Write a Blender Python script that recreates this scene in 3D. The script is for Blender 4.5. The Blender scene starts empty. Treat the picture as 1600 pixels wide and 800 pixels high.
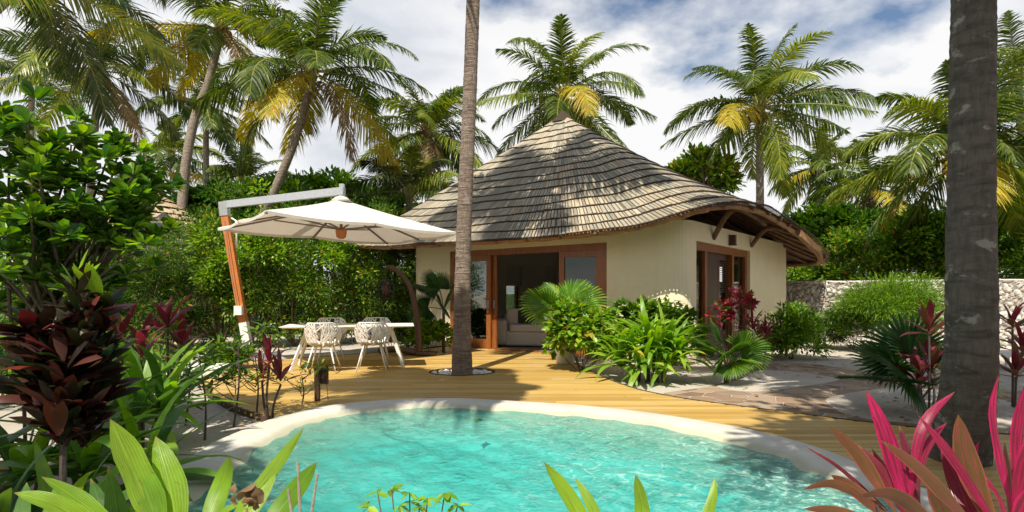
import bpy, math, random
import numpy as np
from mathutils import Vector
R = math.radians
rng = np.random.default_rng(7)
random.seed(7)
scene = bpy.context.scene
COL = scene.collection
EYE, F, HY = 1.32, 900.0, 458.0      # eye height, focal length in pixels of the 1600-wide photo, horizon row

# ------------------------------------------------------------------ camera, sky, sun, exposure
cam = bpy.data.cameras.new('camera'); camo = bpy.data.objects.new('camera', cam); COL.objects.link(camo)
camo.location = (0, 0, EYE); camo.rotation_euler = (R(90), 0, 0)
cam.sensor_width = 36; cam.sensor_fit = 'HORIZONTAL'; cam.lens = 36*F/1600
cam.shift_y = (HY-400)/1600; cam.clip_start = 0.05; cam.clip_end = 3000
scene.camera = camo
SUN_AZ = R(197); SUN_EL = R(56)
world = bpy.data.worlds.new('World'); scene.world = world; world.use_nodes = True
nt = world.node_tree; nt.nodes.clear(); N = nt.nodes.new; L = nt.links.new
wo = N('ShaderNodeOutputWorld'); sky = N('ShaderNodeTexSky'); sky.sky_type = 'NISHITA'; sky.sun_disc = False
sky.sun_elevation = SUN_EL; sky.sun_rotation = SUN_AZ; sky.air_density = 1.0; sky.dust_density = 0.6; sky.ozone_density = 2.0
b1 = N('ShaderNodeBackground'); b1.inputs[1].default_value = 0.085; L(sky.outputs[0], b1.inputs[0])
tc = N('ShaderNodeTexCoord'); sp = N('ShaderNodeSeparateXYZ'); L(tc.outputs['Generated'], sp.inputs[0])
mx = N('ShaderNodeMath'); mx.operation = 'MAXIMUM'; L(sp.outputs[2], mx.inputs[0]); mx.inputs[1].default_value = 0.0
ad = N('ShaderNodeMath'); ad.operation = 'ADD'; L(mx.outputs[0], ad.inputs[0]); ad.inputs[1].default_value = 0.32
dv = N('ShaderNodeVectorMath'); dv.operation = 'DIVIDE'; L(tc.outputs['Generated'], dv.inputs[0])
cb = N('ShaderNodeCombineXYZ'); [L(ad.outputs[0], cb.inputs[i]) for i in range(3)]; L(cb.outputs[0], dv.inputs[1])
mp = N('ShaderNodeMapping'); L(dv.outputs[0], mp.inputs[0]); mp.inputs['Location'].default_value = (3.35, 1.2, 0.4); mp.inputs['Scale'].default_value = (1, 1, 1.5)
n1 = N('ShaderNodeTexNoise'); n1.inputs['Scale'].default_value = 1.5; n1.inputs['Detail'].default_value = 9; n1.inputs['Roughness'].default_value = 0.55; L(mp.outputs[0], n1.inputs[0])
cr = N('ShaderNodeValToRGB'); cr.color_ramp.elements[0].position = 0.335; cr.color_ramp.elements[1].position = 0.435; L(n1.outputs[0], cr.inputs[0])
n2 = N('ShaderNodeTexNoise'); n2.inputs['Scale'].default_value = 2.6; n2.inputs['Detail'].default_value = 7; n2.inputs['Roughness'].default_value = 0.52; n2.inputs['Distortion'].default_value = 0.3
mp2 = N('ShaderNodeMapping'); L(dv.outputs[0], mp2.inputs[0]); mp2.inputs['Location'].default_value = (1.0, 7.3, 0); L(mp2.outputs[0], n2.inputs[0])
cr2 = N('ShaderNodeValToRGB'); e = cr2.color_ramp.elements
e[0].position = 0.30; e[0].color = (0.70, 0.74, 0.80, 1); e[1].position = 0.52; e[1].color = (0.98, 0.98, 0.98, 1)
m_ = e.new(0.43); m_.color = (0.88, 0.90, 0.93, 1)
L(n2.outputs[0], cr2.inputs[0])
b2 = N('ShaderNodeBackground'); b2.inputs[1].default_value = 0.70; L(cr2.outputs[0], b2.inputs[0])
up_ = N('ShaderNodeMapRange'); L(sp.outputs[2], up_.inputs[0]); up_.inputs[1].default_value = .40; up_.inputs[2].default_value = .75; up_.inputs[3].default_value = 1; up_.inputs[4].default_value = .25
mu_ = N('ShaderNodeMath'); mu_.operation = 'MULTIPLY'; L(cr.outputs[0], mu_.inputs[0]); L(up_.outputs[0], mu_.inputs[1])
ms = N('ShaderNodeMixShader'); L(mu_.outputs[0], ms.inputs[0]); L(b1.outputs[0], ms.inputs[1]); L(b2.outputs[0], ms.inputs[2]); L(ms.outputs[0], wo.inputs[0])
sl = bpy.data.lights.new('sun', 'SUN'); sl.energy = 5.0; sl.angle = R(0.5); sl.color = (1, 0.925, 0.79)
so = bpy.data.objects.new('sun', sl); COL.objects.link(so)
to_sun = Vector((math.sin(SUN_AZ)*math.cos(SUN_EL), math.cos(SUN_AZ)*math.cos(SUN_EL), math.sin(SUN_EL)))
so.rotation_euler = to_sun.to_track_quat('Z', 'Y').to_euler(); so.location = to_sun*60
vs = scene.view_settings; vs.view_transform = 'Standard'; vs.look = 'None'; vs.gamma = 1; vs.exposure = 0.5; vs.use_curve_mapping = False
scene.cycles.max_bounces = 8; scene.cycles.transparent_max_bounces = 8; scene.cycles.diffuse_bounces = 3
scene.cycles.transmission_bounces = 4; scene.cycles.caustics_reflective = False; scene.cycles.caustics_refractive = False
scene.cycles.sample_clamp_indirect = 4

# ------------------------------------------------------------------ helpers
def at(px, py, Z):                   # the point seen at a photo pixel, at distance Z
    return np.array([(px-800)/F*Z, Z, EYE+(HY-py)/F*Z])
def gp(px, py, z=0.0):               # the point of the plane at height z seen at a photo pixel
    s = (py-HY)/(EYE-z); return np.array([(px-800)/s, F/s, z])
def nrm(v): v = np.asarray(v, float); return v/np.maximum(np.linalg.norm(v, axis=-1, keepdims=True), 1e-9)
def spline(P, n, closed=False):
    P = np.asarray(P, float); m = len(P); out = []
    segs = m if closed else m-1
    for i in range(segs):
        if closed: a, b, c, d = P[(i-1) % m], P[i], P[(i+1) % m], P[(i+2) % m]
        else: a, b, c, d = P[max(i-1, 0)], P[i], P[i+1], P[min(i+2, m-1)]
        for k in range(n):
            t = k/n
            out.append(0.5*((2*b)+(-a+c)*t+(2*a-5*b+4*c-d)*t*t+(-a+3*b-3*c+d)*t**3))
    if not closed: out.append(P[-1])
    return np.array(out)
def resample(P, n, closed=True):
    Q = np.vstack([P, P[:1]]) if closed else P
    d = np.r_[0, np.cumsum(np.linalg.norm(np.diff(Q, axis=0), axis=1))]
    t = np.linspace(0, d[-1], n, endpoint=not closed)
    return np.stack([np.interp(t, d, Q[:, k]) for k in range(Q.shape[1])], 1)

class MB:
    def __init__(s): s.V = []; s.F = []; s.U = []; s.n = 0
    def add(s, v, f, mi=0, uv=None):
        v = np.asarray(v, float).reshape(-1, 3)
        s.V.append(v); s.U.append(np.zeros((len(v), 2)) if uv is None else np.asarray(uv, float).reshape(-1, 2))
        if isinstance(f, np.ndarray): fl = [f]
        else:
            d = {}
            for q in f: d.setdefault(len(q), []).append(q)
            fl = [np.array(x) for x in d.values()]
        for a in fl:
            m = np.full(len(a), mi) if np.isscalar(mi) else np.asarray(mi)
            s.F.append((a+s.n, m))
        s.n += len(v); return s
    def tube(s, pts, r, n=8, mi=0, cap=True):
        pts = np.asarray(pts, float); k = len(pts); r = np.broadcast_to(np.asarray(r, float), (k,))
        T = nrm(np.gradient(pts, axis=0)); up = np.array([0, 0, 1.0]) if abs(T[0][2]) < .9 else np.array([1.0, 0, 0])
        A = []
        x = nrm(np.cross(T[0], up))
        for i in range(k):
            x = nrm(x-T[i]*np.dot(x, T[i])); A.append((x, np.cross(T[i], x)))
        th = np.linspace(0, 2*math.pi, n, endpoint=False); c, sn = np.cos(th), np.sin(th)
        v = np.concatenate([pts[i]+r[i]*(np.outer(c, A[i][0])+np.outer(sn, A[i][1])) for i in range(k)])
        i, j = np.meshgrid(np.arange(k-1), np.arange(n), indexing='ij'); i = i.ravel(); j = j.ravel(); j2 = (j+1) % n
        uv = np.stack([np.tile(np.arange(n)/n, k), np.repeat(np.arange(k)/k, n)], 1)
        s.add(v, np.stack([i*n+j, i*n+j2, (i+1)*n+j2, (i+1)*n+j], 1), mi, uv)
        if cap:
            s.F.append((np.array([list(range(n))[::-1]])+s.n-k*n, np.array([mi]))); s.F.append((np.array([list(range(n))])+s.n-n, np.array([mi])))
        return s
    def hexa(s, c, mi=0):            # eight corners: bottom ring 0-3, top ring 4-7
        return s.add(c, np.array([[3, 2, 1, 0], [4, 5, 6, 7], [0, 1, 5, 4], [1, 2, 6, 5], [2, 3, 7, 6], [3, 0, 4, 7]]), mi)
    def box(s, c, sz, mi=0, rz=0, bev=0.0):
        x, y, z = np.array(sz)/2.; ca, sa = math.cos(rz), math.sin(rz)
        if bev <= 0:
            v = np.array([[-x, -y, -z], [x, -y, -z], [x, y, -z], [-x, y, -z], [-x, -y, z], [x, -y, z], [x, y, z], [-x, y, z]])
            v = np.stack([v[:, 0]*ca-v[:, 1]*sa, v[:, 0]*sa+v[:, 1]*ca, v[:, 2]], 1)+np.array(c)
            return s.hexa(v, mi)
        # rounded box: superellipsoid-like grid
        nu, nv = 32, 16; th = np.linspace(0, 2*math.pi, nu, endpoint=False); ph = np.linspace(-math.pi/2, math.pi/2, nv)
        def sgp(a, p): return np.sign(a)*np.abs(a)**p
        p = bev; V = []
        for f in ph:
            for t in th:
                V.append((x*sgp(math.cos(f), p)*sgp(math.cos(t), p), y*sgp(math.cos(f), p)*sgp(math.sin(t), p), z*sgp(math.sin(f), p)))
        v = np.array(V); v = np.stack([v[:, 0]*ca-v[:, 1]*sa, v[:, 0]*sa+v[:, 1]*ca, v[:, 2]], 1)+np.array(c)
        i, j = np.meshgrid(np.arange(nv-1), np.arange(nu), indexing='ij'); i = i.ravel(); j = j.ravel(); j2 = (j+1) % nu
        return s.add(v, np.stack([i*nu+j, i*nu+j2, (i+1)*nu+j2, (i+1)*nu+j], 1), mi)
    def bar(s, a, b, w, t, mi=0, up=(0, 0, 1)):      # rectangular bar from a to b
        a = np.asarray(a, float); b = np.asarray(b, float); d = nrm(b-a); up = np.asarray(up, float)
        if abs(np.dot(d, up)) > .97: up = np.array([1.0, 0, 0])
        x = nrm(np.cross(d, up))*w/2; z = nrm(np.cross(x, d))*t/2
        return s.hexa([a-x-z, a+x-z, a+x+z, a-x+z, b-x-z, b+x-z, b+x+z, b-x+z], mi)
    def sheet(s, poly, z, th=0.0, mi=0):              # flat polygon (n-gon) with a skirt
        n = len(poly); p = np.asarray(poly, float)[:, :2]
        top = np.c_[p, np.full(n, z)]
        if th <= 0: return s.add(top, [list(range(n))], mi)
        bot = np.c_[p, np.full(n, z-th)]
        return s.add(np.vstack([top, bot]), [list(range(n))]+[[(i+1) % n, i, n+i, n+(i+1) % n] for i in range(n)], mi)
    def grid(s, P, mi=0, closed_u=False, uv=None):    # P (a,b,3)
        a, b = P.shape[:2]; i, j = np.meshgrid(np.arange(a-1), np.arange(b if closed_u else b-1), indexing='ij'); i = i.ravel(); j = j.ravel(); j2 = (j+1) % b
        return s.add(P.reshape(-1, 3), np.stack([i*b+j, i*b+j2, (i+1)*b+j2, (i+1)*b+j], 1), mi, uv)
    def leaves(s, tmpl, pos, d, up, size, mi=0, wid=None):
        tv, tf = tmpl; pos = np.asarray(pos, float); d = nrm(d); x = nrm(np.cross(d, up)); z = np.cross(x, d)
        size = np.broadcast_to(np.asarray(size, float), (len(pos),)); wid = size if wid is None else np.asarray(wid)
        v = pos[:, None, :]+x[:, None, :]*(tv[None, :, 0:1]*wid[:, None, None])+d[:, None, :]*(tv[None, :, 1:2]*size[:, None, None])+z[:, None, :]*(tv[None, :, 2:3]*size[:, None, None])
        k = len(tv); f = (tf[None]+(np.arange(len(pos))*k)[:, None, None]).reshape(-1, tf.shape[1])
        m = np.repeat(np.broadcast_to(mi, (len(pos),)), len(tf))
        uv = np.tile(np.stack([tv[:, 0]*2+.5, tv[:, 1]], 1), (len(pos), 1))
        return s.add(v, f, m, uv)
    def ribbon(s, pts, w, side, mi=0, fold=.18, wave=0.0):
        pts = np.asarray(pts, float); k = len(pts); w = np.asarray(w, float)
        T = nrm(np.gradient(pts, axis=0)); side = np.asarray(side, float)
        if side.ndim == 1: side = np.tile(side, (k, 1))
        sd = nrm(side-T*np.sum(side*T, 1, keepdims=True)); up = np.cross(sd, T)
        ph = random.random()*6
        wv = np.sin(np.arange(k)*1.3+ph)*wave
        a = pts-sd*w[:, None]/2+up*((fold+wv)*w)[:, None]/2; b = pts+sd*w[:, None]/2+up*((fold-wv)*w)[:, None]/2
        v = np.stack([a, pts, b], 1)
        t = np.linspace(0, 1, k); uv = np.stack([np.stack([np.full(k, u), t], 1) for u in (0, .5, 1)], 1).reshape(-1, 2)
        return s.grid(v, mi, uv=uv)
    def build(s, name, mats, parent=None, origin=None, smooth=False):
        me = bpy.data.meshes.new(name); V = np.vstack(s.V); o = np.zeros(3)
        if parent is not None: o = np.array(parent_loc(parent))
        if origin is not None: o = np.array(origin, float)
        V = V-o
        me.vertices.add(len(V)); me.vertices.foreach_set('co', V.ravel())
        tot = [np.full(len(a), a.shape[1]) for a, m in s.F]; tot = np.concatenate(tot)
        li = np.concatenate([a.ravel() for a, m in s.F]).astype(np.int32); mi = np.concatenate([m for a, m in s.F]).astype(np.int32)
        me.loops.add(len(li)); me.loops.foreach_set('vertex_index', li)
        me.polygons.add(len(tot)); st = np.r_[0, np.cumsum(tot)[:-1]].astype(np.int32); me.polygons.foreach_set('loop_start', st)
        if not isinstance(mats, (list, tuple)): mats = [mats]
        for m in mats: me.materials.append(m)
        me.polygons.foreach_set('material_index', np.minimum(mi, len(mats)-1))
        me.polygons.foreach_set('use_smooth', np.full(len(tot), smooth))
        uvl = me.uv_layers.new(name='UVMap'); U = np.vstack(s.U)[li]; uvl.data.foreach_set('uv', U.ravel().astype(np.float32))
        me.update(calc_edges=True); me.validate()
        ob = bpy.data.objects.new(name, me); COL.objects.link(ob)
        if parent is not None: ob.parent = parent; 
        if origin is not None and parent is None: ob.location = origin
        return ob
def parent_loc(p):
    v = Vector((0, 0, 0))
    while p is not None: v += p.location; p = p.parent
    return v
def tag(o, label=None, cat=None, group=None, kind=None):
    if label: o['label'] = label
    if cat: o['category'] = cat
    if group: o['group'] = group
    if kind: o['kind'] = kind
    return o
def thing(name, label, cat, loc=(0, 0, 0), group=None):
    o = bpy.data.objects.new(name, None); COL.objects.link(o); o.location = loc; o.empty_display_size = .2
    return tag(o, label, cat, group)
def copy_tree(o, parent=None):
    c = o.copy(); COL.objects.link(c)
    if parent is not None: c.parent = parent
    for ch in list(o.children): copy_tree(ch, c)
    return c

# ------------------------------------------------------------------ materials
def mat(name, build):
    m = bpy.data.materials.new(name); m.use_nodes = True; t = m.node_tree; t.nodes.clear()
    o = t.nodes.new('ShaderNodeOutputMaterial'); build(t, t.nodes.new, t.links.new, o); return m
def ramp(N, L, src, stops):
    r = N('ShaderNodeValToRGB'); e = r.color_ramp.elements
    e[0].position, e[0].color = stops[0][0], (*stops[0][1], 1); e[1].position, e[1].color = stops[-1][0], (*stops[-1][1], 1)
    for p, c in stops[1:-1]: q = e.new(p); q.color = (*c, 1)
    L(src, r.inputs[0]); return r.outputs[0]
def noise(N, L, vec, sc, det=4, ro=.55, dist=0):
    n = N('ShaderNodeTexNoise'); n.inputs['Scale'].default_value = sc; n.inputs['Detail'].default_value = det; n.inputs['Roughness'].default_value = ro; n.inputs['Distortion'].default_value = dist
    if vec is not None: L(vec, n.inputs['Vector'])
    return n.outputs[0]
def mapped(N, L, src, sc=(1, 1, 1), rot=(0, 0, 0)):
    m = N('ShaderNodeMapping'); m.inputs['Scale'].default_value = sc; m.inputs['Rotation'].default_value = rot; L(src, m.inputs[0]); return m.outputs[0]
def mixc(N, L, f, a, b, mode='MIX'):
    m = N('ShaderNodeMix'); m.data_type = 'RGBA'; m.blend_type = mode
    if isinstance(f, float): m.inputs[0].default_value = f
    else: L(f, m.inputs[0])
    for k, v in ((6, a), (7, b)):
        if isinstance(v, tuple): m.inputs[k].default_value = (*v, 1)
        else: L(v, m.inputs[k])
    return m.outputs[2]
def bump(N, L, h, st=.3, d=.02):
    b = N('ShaderNodeBump'); b.inputs['Strength'].default_value = st; b.inputs['Distance'].default_value = d; L(h, b.inputs['Height']); return b.outputs[0]
def mapr(N, L, src, a, b, c, d):
    m = N('ShaderNodeMapRange'); L(src, m.inputs[0]); m.inputs[1].default_value = a; m.inputs[2].default_value = b; m.inputs[3].default_value = c; m.inputs[4].default_value = d; return m.outputs[0]

def simple(name, c1, c2=None, rough=.6, sc=8, bst=.15, metal=0, bd=.01, map_sc=(1, 1, 1), spec=.5):
    c2 = c2 or tuple(x*.75 for x in c1)
    def b(t, N, L, o):
        p = N('ShaderNodeBsdfPrincipled'); tc = N('ShaderNodeTexCoord'); v = mapped(N, L, tc.outputs['Object'], map_sc)
        n = noise(N, L, v, sc, 6, .6); L(ramp(N, L, n, [(.3, c2), (.7, c1)]), p.inputs['Base Color'])
        p.inputs['Roughness'].default_value = rough; p.inputs['Metallic'].default_value = metal; p.inputs['Specular IOR Level'].default_value = spec
        L(bump(N, L, noise(N, L, v, sc*4, 5), bst, bd), p.inputs['Normal']); L(p.outputs[0], o.inputs[0])
    return mat(name, b)

def leafmat(name, stops, transl=.35, rough=.38, stripes=0.0, edge=None, vein=None, spec=.45, blotch=None):
    def b(t, N, L, o):
        g = N('ShaderNodeNewGeometry'); c = ramp(N, L, g.outputs['Random Per Island'], stops)
        tc = N('ShaderNodeTexCoord'); uv = N('ShaderNodeSeparateXYZ'); L(tc.outputs['UV'], uv.inputs[0])
        nn = noise(N, L, tc.outputs['Object'], 9, 3)
        hs = N('ShaderNodeHueSaturation'); L(c, hs.inputs['Color']); L(mapr(N, L, nn, .3, .7, .75, 1.25), hs.inputs['Value']); c = hs.outputs[0]
        p = N('ShaderNodeBsdfPrincipled')
        if stripes > 0:
            w = N('ShaderNodeMath'); w.operation = 'SINE'; mm = N('ShaderNodeMath'); mm.operation = 'MULTIPLY'; mm.inputs[1].default_value = 70
            L(uv.outputs[0], mm.inputs[0]); L(mm.outputs[0], w.inputs[0])
            c = mixc(N, L, mapr(N, L, w.outputs[0], -1, 1, 0, stripes), c, vein or (.25, .35, .08))
            L(bump(N, L, w.outputs[0], .25, .002), p.inputs['Normal'])
            ab = N('ShaderNodeMath'); ab.operation = 'SUBTRACT'; L(uv.outputs[0], ab.inputs[0]); ab.inputs[1].default_value = .5
            a2 = N('ShaderNodeMath'); a2.operation = 'ABSOLUTE'; L(ab.outputs[0], a2.inputs[0])
            c = mixc(N, L, mapr(N, L, a2.outputs[0], 0, .05, .55, 0), c, vein or (.4, .5, .15))
            sk = noise(N, L, tc.outputs['Object'], 60, 3, .6); c = mixc(N, L, mapr(N, L, sk, .66, .70, 0, .7), c, (.20, .11, .03))
            c = mixc(N, L, mapr(N, L, uv.outputs[1], .93, 1.0, 0, .85), c, (.26, .16, .05))
            lg = noise(N, L, mapped(N, L, tc.outputs['UV'], (1.5, 1, 1)), 2.5, 4); c = mixc(N, L, mapr(N, L, lg, .5, .75, 0, .45), c, tuple(x*.45 for x in stops[0][1]))
            if edge: c = mixc(N, L, mapr(N, L, a2.outputs[0], .40, .5, 0, .9), c, edge)
        if blotch:
            nb = noise(N, L, mapped(N, L, tc.outputs['UV'], (4, 1.2, 1)), 2.2, 5, .6, .5); c = mixc(N, L, mapr(N, L, nb, .42, .60, .9, 0), c, blotch)
        L(c, p.inputs['Base Color']); p.inputs['Roughness'].default_value = rough; p.inputs['Specular IOR Level'].default_value = spec
        tr = N('ShaderNodeBsdfTranslucent'); h2 = N('ShaderNodeHueSaturation'); L(c, h2.inputs['Color']); h2.inputs['Value'].default_value = 1.7; h2.inputs['Saturation'].default_value = 1.1; L(h2.outputs[0], tr.inputs[0])
        m = N('ShaderNodeMixShader'); m.inputs[0].default_value = transl; L(p.outputs[0], m.inputs[1]); L(tr.outputs[0], m.inputs[2]); L(m.outputs[0], o.inputs[0])
    return mat(name, b)

M = {}
M['leaf_mid'] = leafmat('leaf_mid', [(0, (.035, .085, .010)), (.5, (.075, .16, .014)), (1, (.17, .27, .02))], rough=.45, spec=.3)
M['leaf_dark'] = leafmat('leaf_dark', [(0, (.014, .05, .009)), (.6, (.03, .09, .012)), (1, (.09, .16, .02))], rough=.45, spec=.3)
M['leaf_bright'] = leafmat('leaf_bright', [(0, (.11, .24, .018)), (.6, (.20, .36, .025)), (1, (.34, .46, .045))], transl=.4)
M['leaf_glossy'] = leafmat('leaf_glossy', [(0, (.025, .08, .012)), (.6, (.06, .16, .018)), (.85, (.13, .26, .03)), (1, (.24, .36, .04))], rough=.32, transl=.25, spec=.6)
M['leaf_yellow'] = leafmat('leaf_yellow', [(0, (.30, .28, .03)), (.5, (.40, .30, .035)), (1, (.30, .16, .03))])
M['leaf_red'] = leafmat('leaf_red', [(0, (.20, .02, .035)), (1, (.40, .05, .08))])
M['flower_red'] = leafmat('flower_red', [(0, (.60, .06, .03)), (1, (.75, .14, .05))])
M['frond_green'] = leafmat('frond_green', [(0, (.022, .046, .008)), (.5, (.052, .092, .012)), (1, (.15, .185, .022))], rough=.42, spec=.3)
M['frond_lime'] = leafmat('frond_lime', [(0, (.08, .14, .015)), (.6, (.17, .21, .022)), (1, (.28, .27, .03))], rough=.36)
M['frond_gold'] = leafmat('frond_gold', [(0, (.30, .30, .03)), (.6, (.42, .33, .03)), (1, (.34, .20, .03))], rough=.45, spec=.3)
M['frond_dark'] = leafmat('frond_dark', [(0, (.02, .045, .010)), (.6, (.04, .075, .014)), (1, (.10, .10, .02))], rough=.4)
M['frond_dry'] = leafmat('frond_dry', [(0, (.16, .10, .05)), (1, (.28, .19, .10))], rough=.7)
M['rachis'] = simple('rachis', (.30, .30, .06), (.20, .17, .04), .45)
M['strap_green'] = leafmat('strap_green', [(0, (.09, .21, .018)), (.6, (.17, .33, .025)), (1, (.32, .44, .04))], transl=.42, rough=.33, stripes=.25, vein=(.26, .42, .06), spec=.55)
M['strap_dark'] = leafmat('strap_dark', [(0, (.03, .08, .015)), (.7, (.06, .14, .02)), (1, (.13, .22, .03))], transl=.3, rough=.33, stripes=.25, vein=(.12, .24, .05), spec=.55)
M['strap_fore'] = leafmat('strap_fore', [(0, (.14, .28, .02)), (1, (.24, .38, .03))], transl=.45, rough=.35, stripes=.35, vein=(.36, .48, .07))
M['ti_pink'] = leafmat('ti_pink', [(0, (.28, .008, .045)), (.6, (.50, .010, .10)), (1, (.36, .010, .06))], transl=.35, rough=.33, stripes=.3, vein=(.55, .04, .17), blotch=(.12, .018, .03))
M['ti_dark'] = leafmat('ti_dark', [(0, (.10, .015, .025)), (.6, (.17, .03, .035)), (1, (.26, .03, .06))], transl=.35, rough=.32, stripes=.25, vein=(.3, .04, .08))
M['ti_bronze'] = leafmat('ti_bronze', [(0, (.12, .028, .025)), (.5, (.17, .055, .03)), (1, (.11, .05, .02))], transl=.3, rough=.34, stripes=.4, vein=(.34, .07, .09), edge=(.46, .10, .08), blotch=(.09, .07, .02))
M['croton'] = leafmat('croton', [(0, (.012, .016, .007)), (.45, (.035, .008, .009)), (.7, (.022, .04, .010)), (.88, (.09, .014, .016)), (1, (.16, .035, .018))], transl=.15, rough=.42, spec=.3)
M['fan'] = leafmat('fan', [(0, (.07, .17, .02)), (.6, (.12, .25, .025)), (1, (.22, .33, .03))], transl=.35, rough=.34)
M['fan_dark'] = leafmat('fan_dark', [(0, (.02, .06, .016)), (.7, (.035, .10, .022)), (1, (.07, .14, .03))], transl=.25, rough=.3)
M['twig'] = simple('twig', (.16, .12, .08), (.08, .06, .04), .8, 20, .4)
M['twig_pale'] = simple('twig_pale', (.36, .32, .25), (.2, .17, .13), .8, 30, .5)
M['ti_stem'] = simple('ti_stem', (.10, .07, .06), (.05, .03, .03), .7, 30, .4)

def bark(name, c1, c2, lich=0.0, ring=10):
    def b(t, N, L, o):
        p = N('ShaderNodeBsdfPrincipled'); tc = N('ShaderNodeTexCoord')
        v = mapped(N, L, tc.outputs['Object'], (2, 2, ring)); n = noise(N, L, v, 2.2, 8, .62, .6)
        v2 = mapped(N, L, tc.outputs['Object'], (18, 18, 4)); n2 = noise(N, L, v2, 1.8, 8, .7)
        c = ramp(N, L, n, [(.28, c2), (.52, c1), (.8, tuple(min(1, x*1.35) for x in c1))])
        c = mixc(N, L, mapr(N, L, n2, .35, .6, .55, 0), c, c2)
        if lich > 0:
            n3 = noise(N, L, mapped(N, L, tc.outputs['Object'], (1, 1, 1.6)), 5.5, 7, .6)
            c = mixc(N, L, mapr(N, L, n3, .60, .66, 0, lich), c, (.42, .41, .38))
            n4 = noise(N, L, mapped(N, L, tc.outputs['Object'], (1, 1, 2)), 22, 5); c = mixc(N, L, mapr(N, L, n4, .70, .73, 0, .9), c, (.03, .025, .02))
        L(c, p.inputs['Base Color']); p.inputs['Roughness'].default_value = .88; p.inputs['Specular IOR Level'].default_value = .25
        a = N('ShaderNodeMath'); a.operation = 'ADD'; L(n, a.inputs[0]); L(n2, a.inputs[1])
        L(bump(N, L, a.outputs[0], 1.0, .05), p.inputs['Normal']); L(p.outputs[0], o.inputs[0])
    return mat(name, b)
M['bark'] = bark('palm_bark', (.34, .29, .24), (.16, .12, .09))
M['bark_near'] = bark('palm_bark_near', (.17, .15, .135), (.07, .06, .052), .75, 7)
M['bark_mid'] = bark('palm_bark_mid', (.30, .235, .19), (.11, .075, .06), .35, 14)
M['bark_far'] = bark('palm_bark_far', (.24, .20, .17), (.12, .09, .07))
M['coconut'] = simple('coconut', (.32, .14, .04), (.14, .06, .025), .6, 5)

def m_sand(t, N, L, o):
    p = N('ShaderNodeBsdfPrincipled'); tc = N('ShaderNodeTexCoord'); v = tc.outputs['Object']
    n = noise(N, L, v, .55, 6); n2 = noise(N, L, v, 14, 6, .7); n3 = noise(N, L, v, 90, 3)
    c = ramp(N, L, n, [(.3, (.40, .355, .30)), (.7, (.56, .51, .44))]); c = mixc(N, L, mapr(N, L, n2, .58, .72, 0, .55), c, (.24, .18, .12))
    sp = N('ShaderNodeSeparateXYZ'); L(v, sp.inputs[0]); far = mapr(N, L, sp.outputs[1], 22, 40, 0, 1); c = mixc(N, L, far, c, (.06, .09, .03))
    L(c, p.inputs['Base Color']); p.inputs['Roughness'].default_value = .95; p.inputs['Specular IOR Level'].default_value = .1
    a = N('ShaderNodeMath'); a.operation = 'MULTIPLY_ADD'; L(n2, a.inputs[0]); a.inputs[1].default_value = 1.0; L(n3, a.inputs[2])
    L(bump(N, L, a.outputs[0], .6, .03), p.inputs['Normal']); L(p.outputs[0], o.inputs[0])
M['sand'] = mat('sand', m_sand)
def m_deck(t, N, L, o):
    p = N('ShaderNodeBsdfPrincipled'); tc = N('ShaderNodeTexCoord'); g = N('ShaderNodeNewGeometry')
    v = mapped(N, L, tc.outputs['Object'], (1.2, 22, 1)); n = noise(N, L, v, 2.0, 8, .6, .3)
    c = ramp(N, L, g.outputs['Random Per Island'], [(0, (.40, .24, .055)), (.5, (.53, .34, .085)), (1, (.62, .43, .14))])
    c = mixc(N, L, mapr(N, L, n, .35, .7, .45, 0), c, (.30, .17, .05))
    n2 = noise(N, L, tc.outputs['Object'], 1.3, 5); c = mixc(N, L, mapr(N, L, n2, .5, .75, 0, .35), c, (.50, .42, .28))
    L(c, p.inputs['Base Color']); p.inputs['Roughness'].default_value = .52; L(bump(N, L, n, .35, .006), p.inputs['Normal']); L(p.outputs[0], o.inputs[0])
M['deck'] = mat('deck_boards', m_deck)
M['deck_under'] = simple('deck_under', (.09, .055, .025), None, .9)
def m_plaster(c1, c2, sc=1.2, stain=.0):
    def b(t, N, L, o):
        p = N('ShaderNodeBsdfPrincipled'); tc = N('ShaderNodeTexCoord'); v = tc.outputs['Object']
        n = noise(N, L, v, sc, 7, .6); c = ramp(N, L, n, [(.3, c2), (.7, c1)])
        if stain > 0:
            n4 = noise(N, L, mapped(N, L, v, (5, 5, .45)), 1.6, 7, .65); c = mixc(N, L, mapr(N, L, n4, .5, .75, 0, stain), c, tuple(x*.6 for x in c1))
            sz = N('ShaderNodeSeparateXYZ'); L(v, sz.inputs[0]); n6 = noise(N, L, v, 3.5, 5); mz = N('ShaderNodeMath'); mz.operation = 'MULTIPLY_ADD'; L(n6, mz.inputs[0]); mz.inputs[1].default_value = .5; L(sz.outputs[2], mz.inputs[2]); c = mixc(N, L, mapr(N, L, mz.outputs[0], .55, .3, 0, .5), c, (.40, .31, .20))
        L(c, p.inputs['Base Color']); p.inputs['Roughness'].default_value = .85; p.inputs['Specular IOR Level'].default_value = .25
        n2 = noise(N, L, v, 3, 3); n3 = noise(N, L, v, 45, 4); a = N('ShaderNodeMath'); a.operation = 'MULTIPLY_ADD'; L(n3, a.inputs[0]); a.inputs[1].default_value = .12; L(n2, a.inputs[2])
        L(bump(N, L, a.outputs[0], .5, .05), p.inputs['Normal']); L(p.outputs[0], o.inputs[0])
    return b
M['plaster'] = mat('wall_plaster', m_plaster((.88, .78, .56), (.80, .70, .48), 1.0, .16))
M['plaster_in'] = mat('inner_plaster', m_plaster((.76, .71, .63), (.70, .65, .57)))
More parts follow.
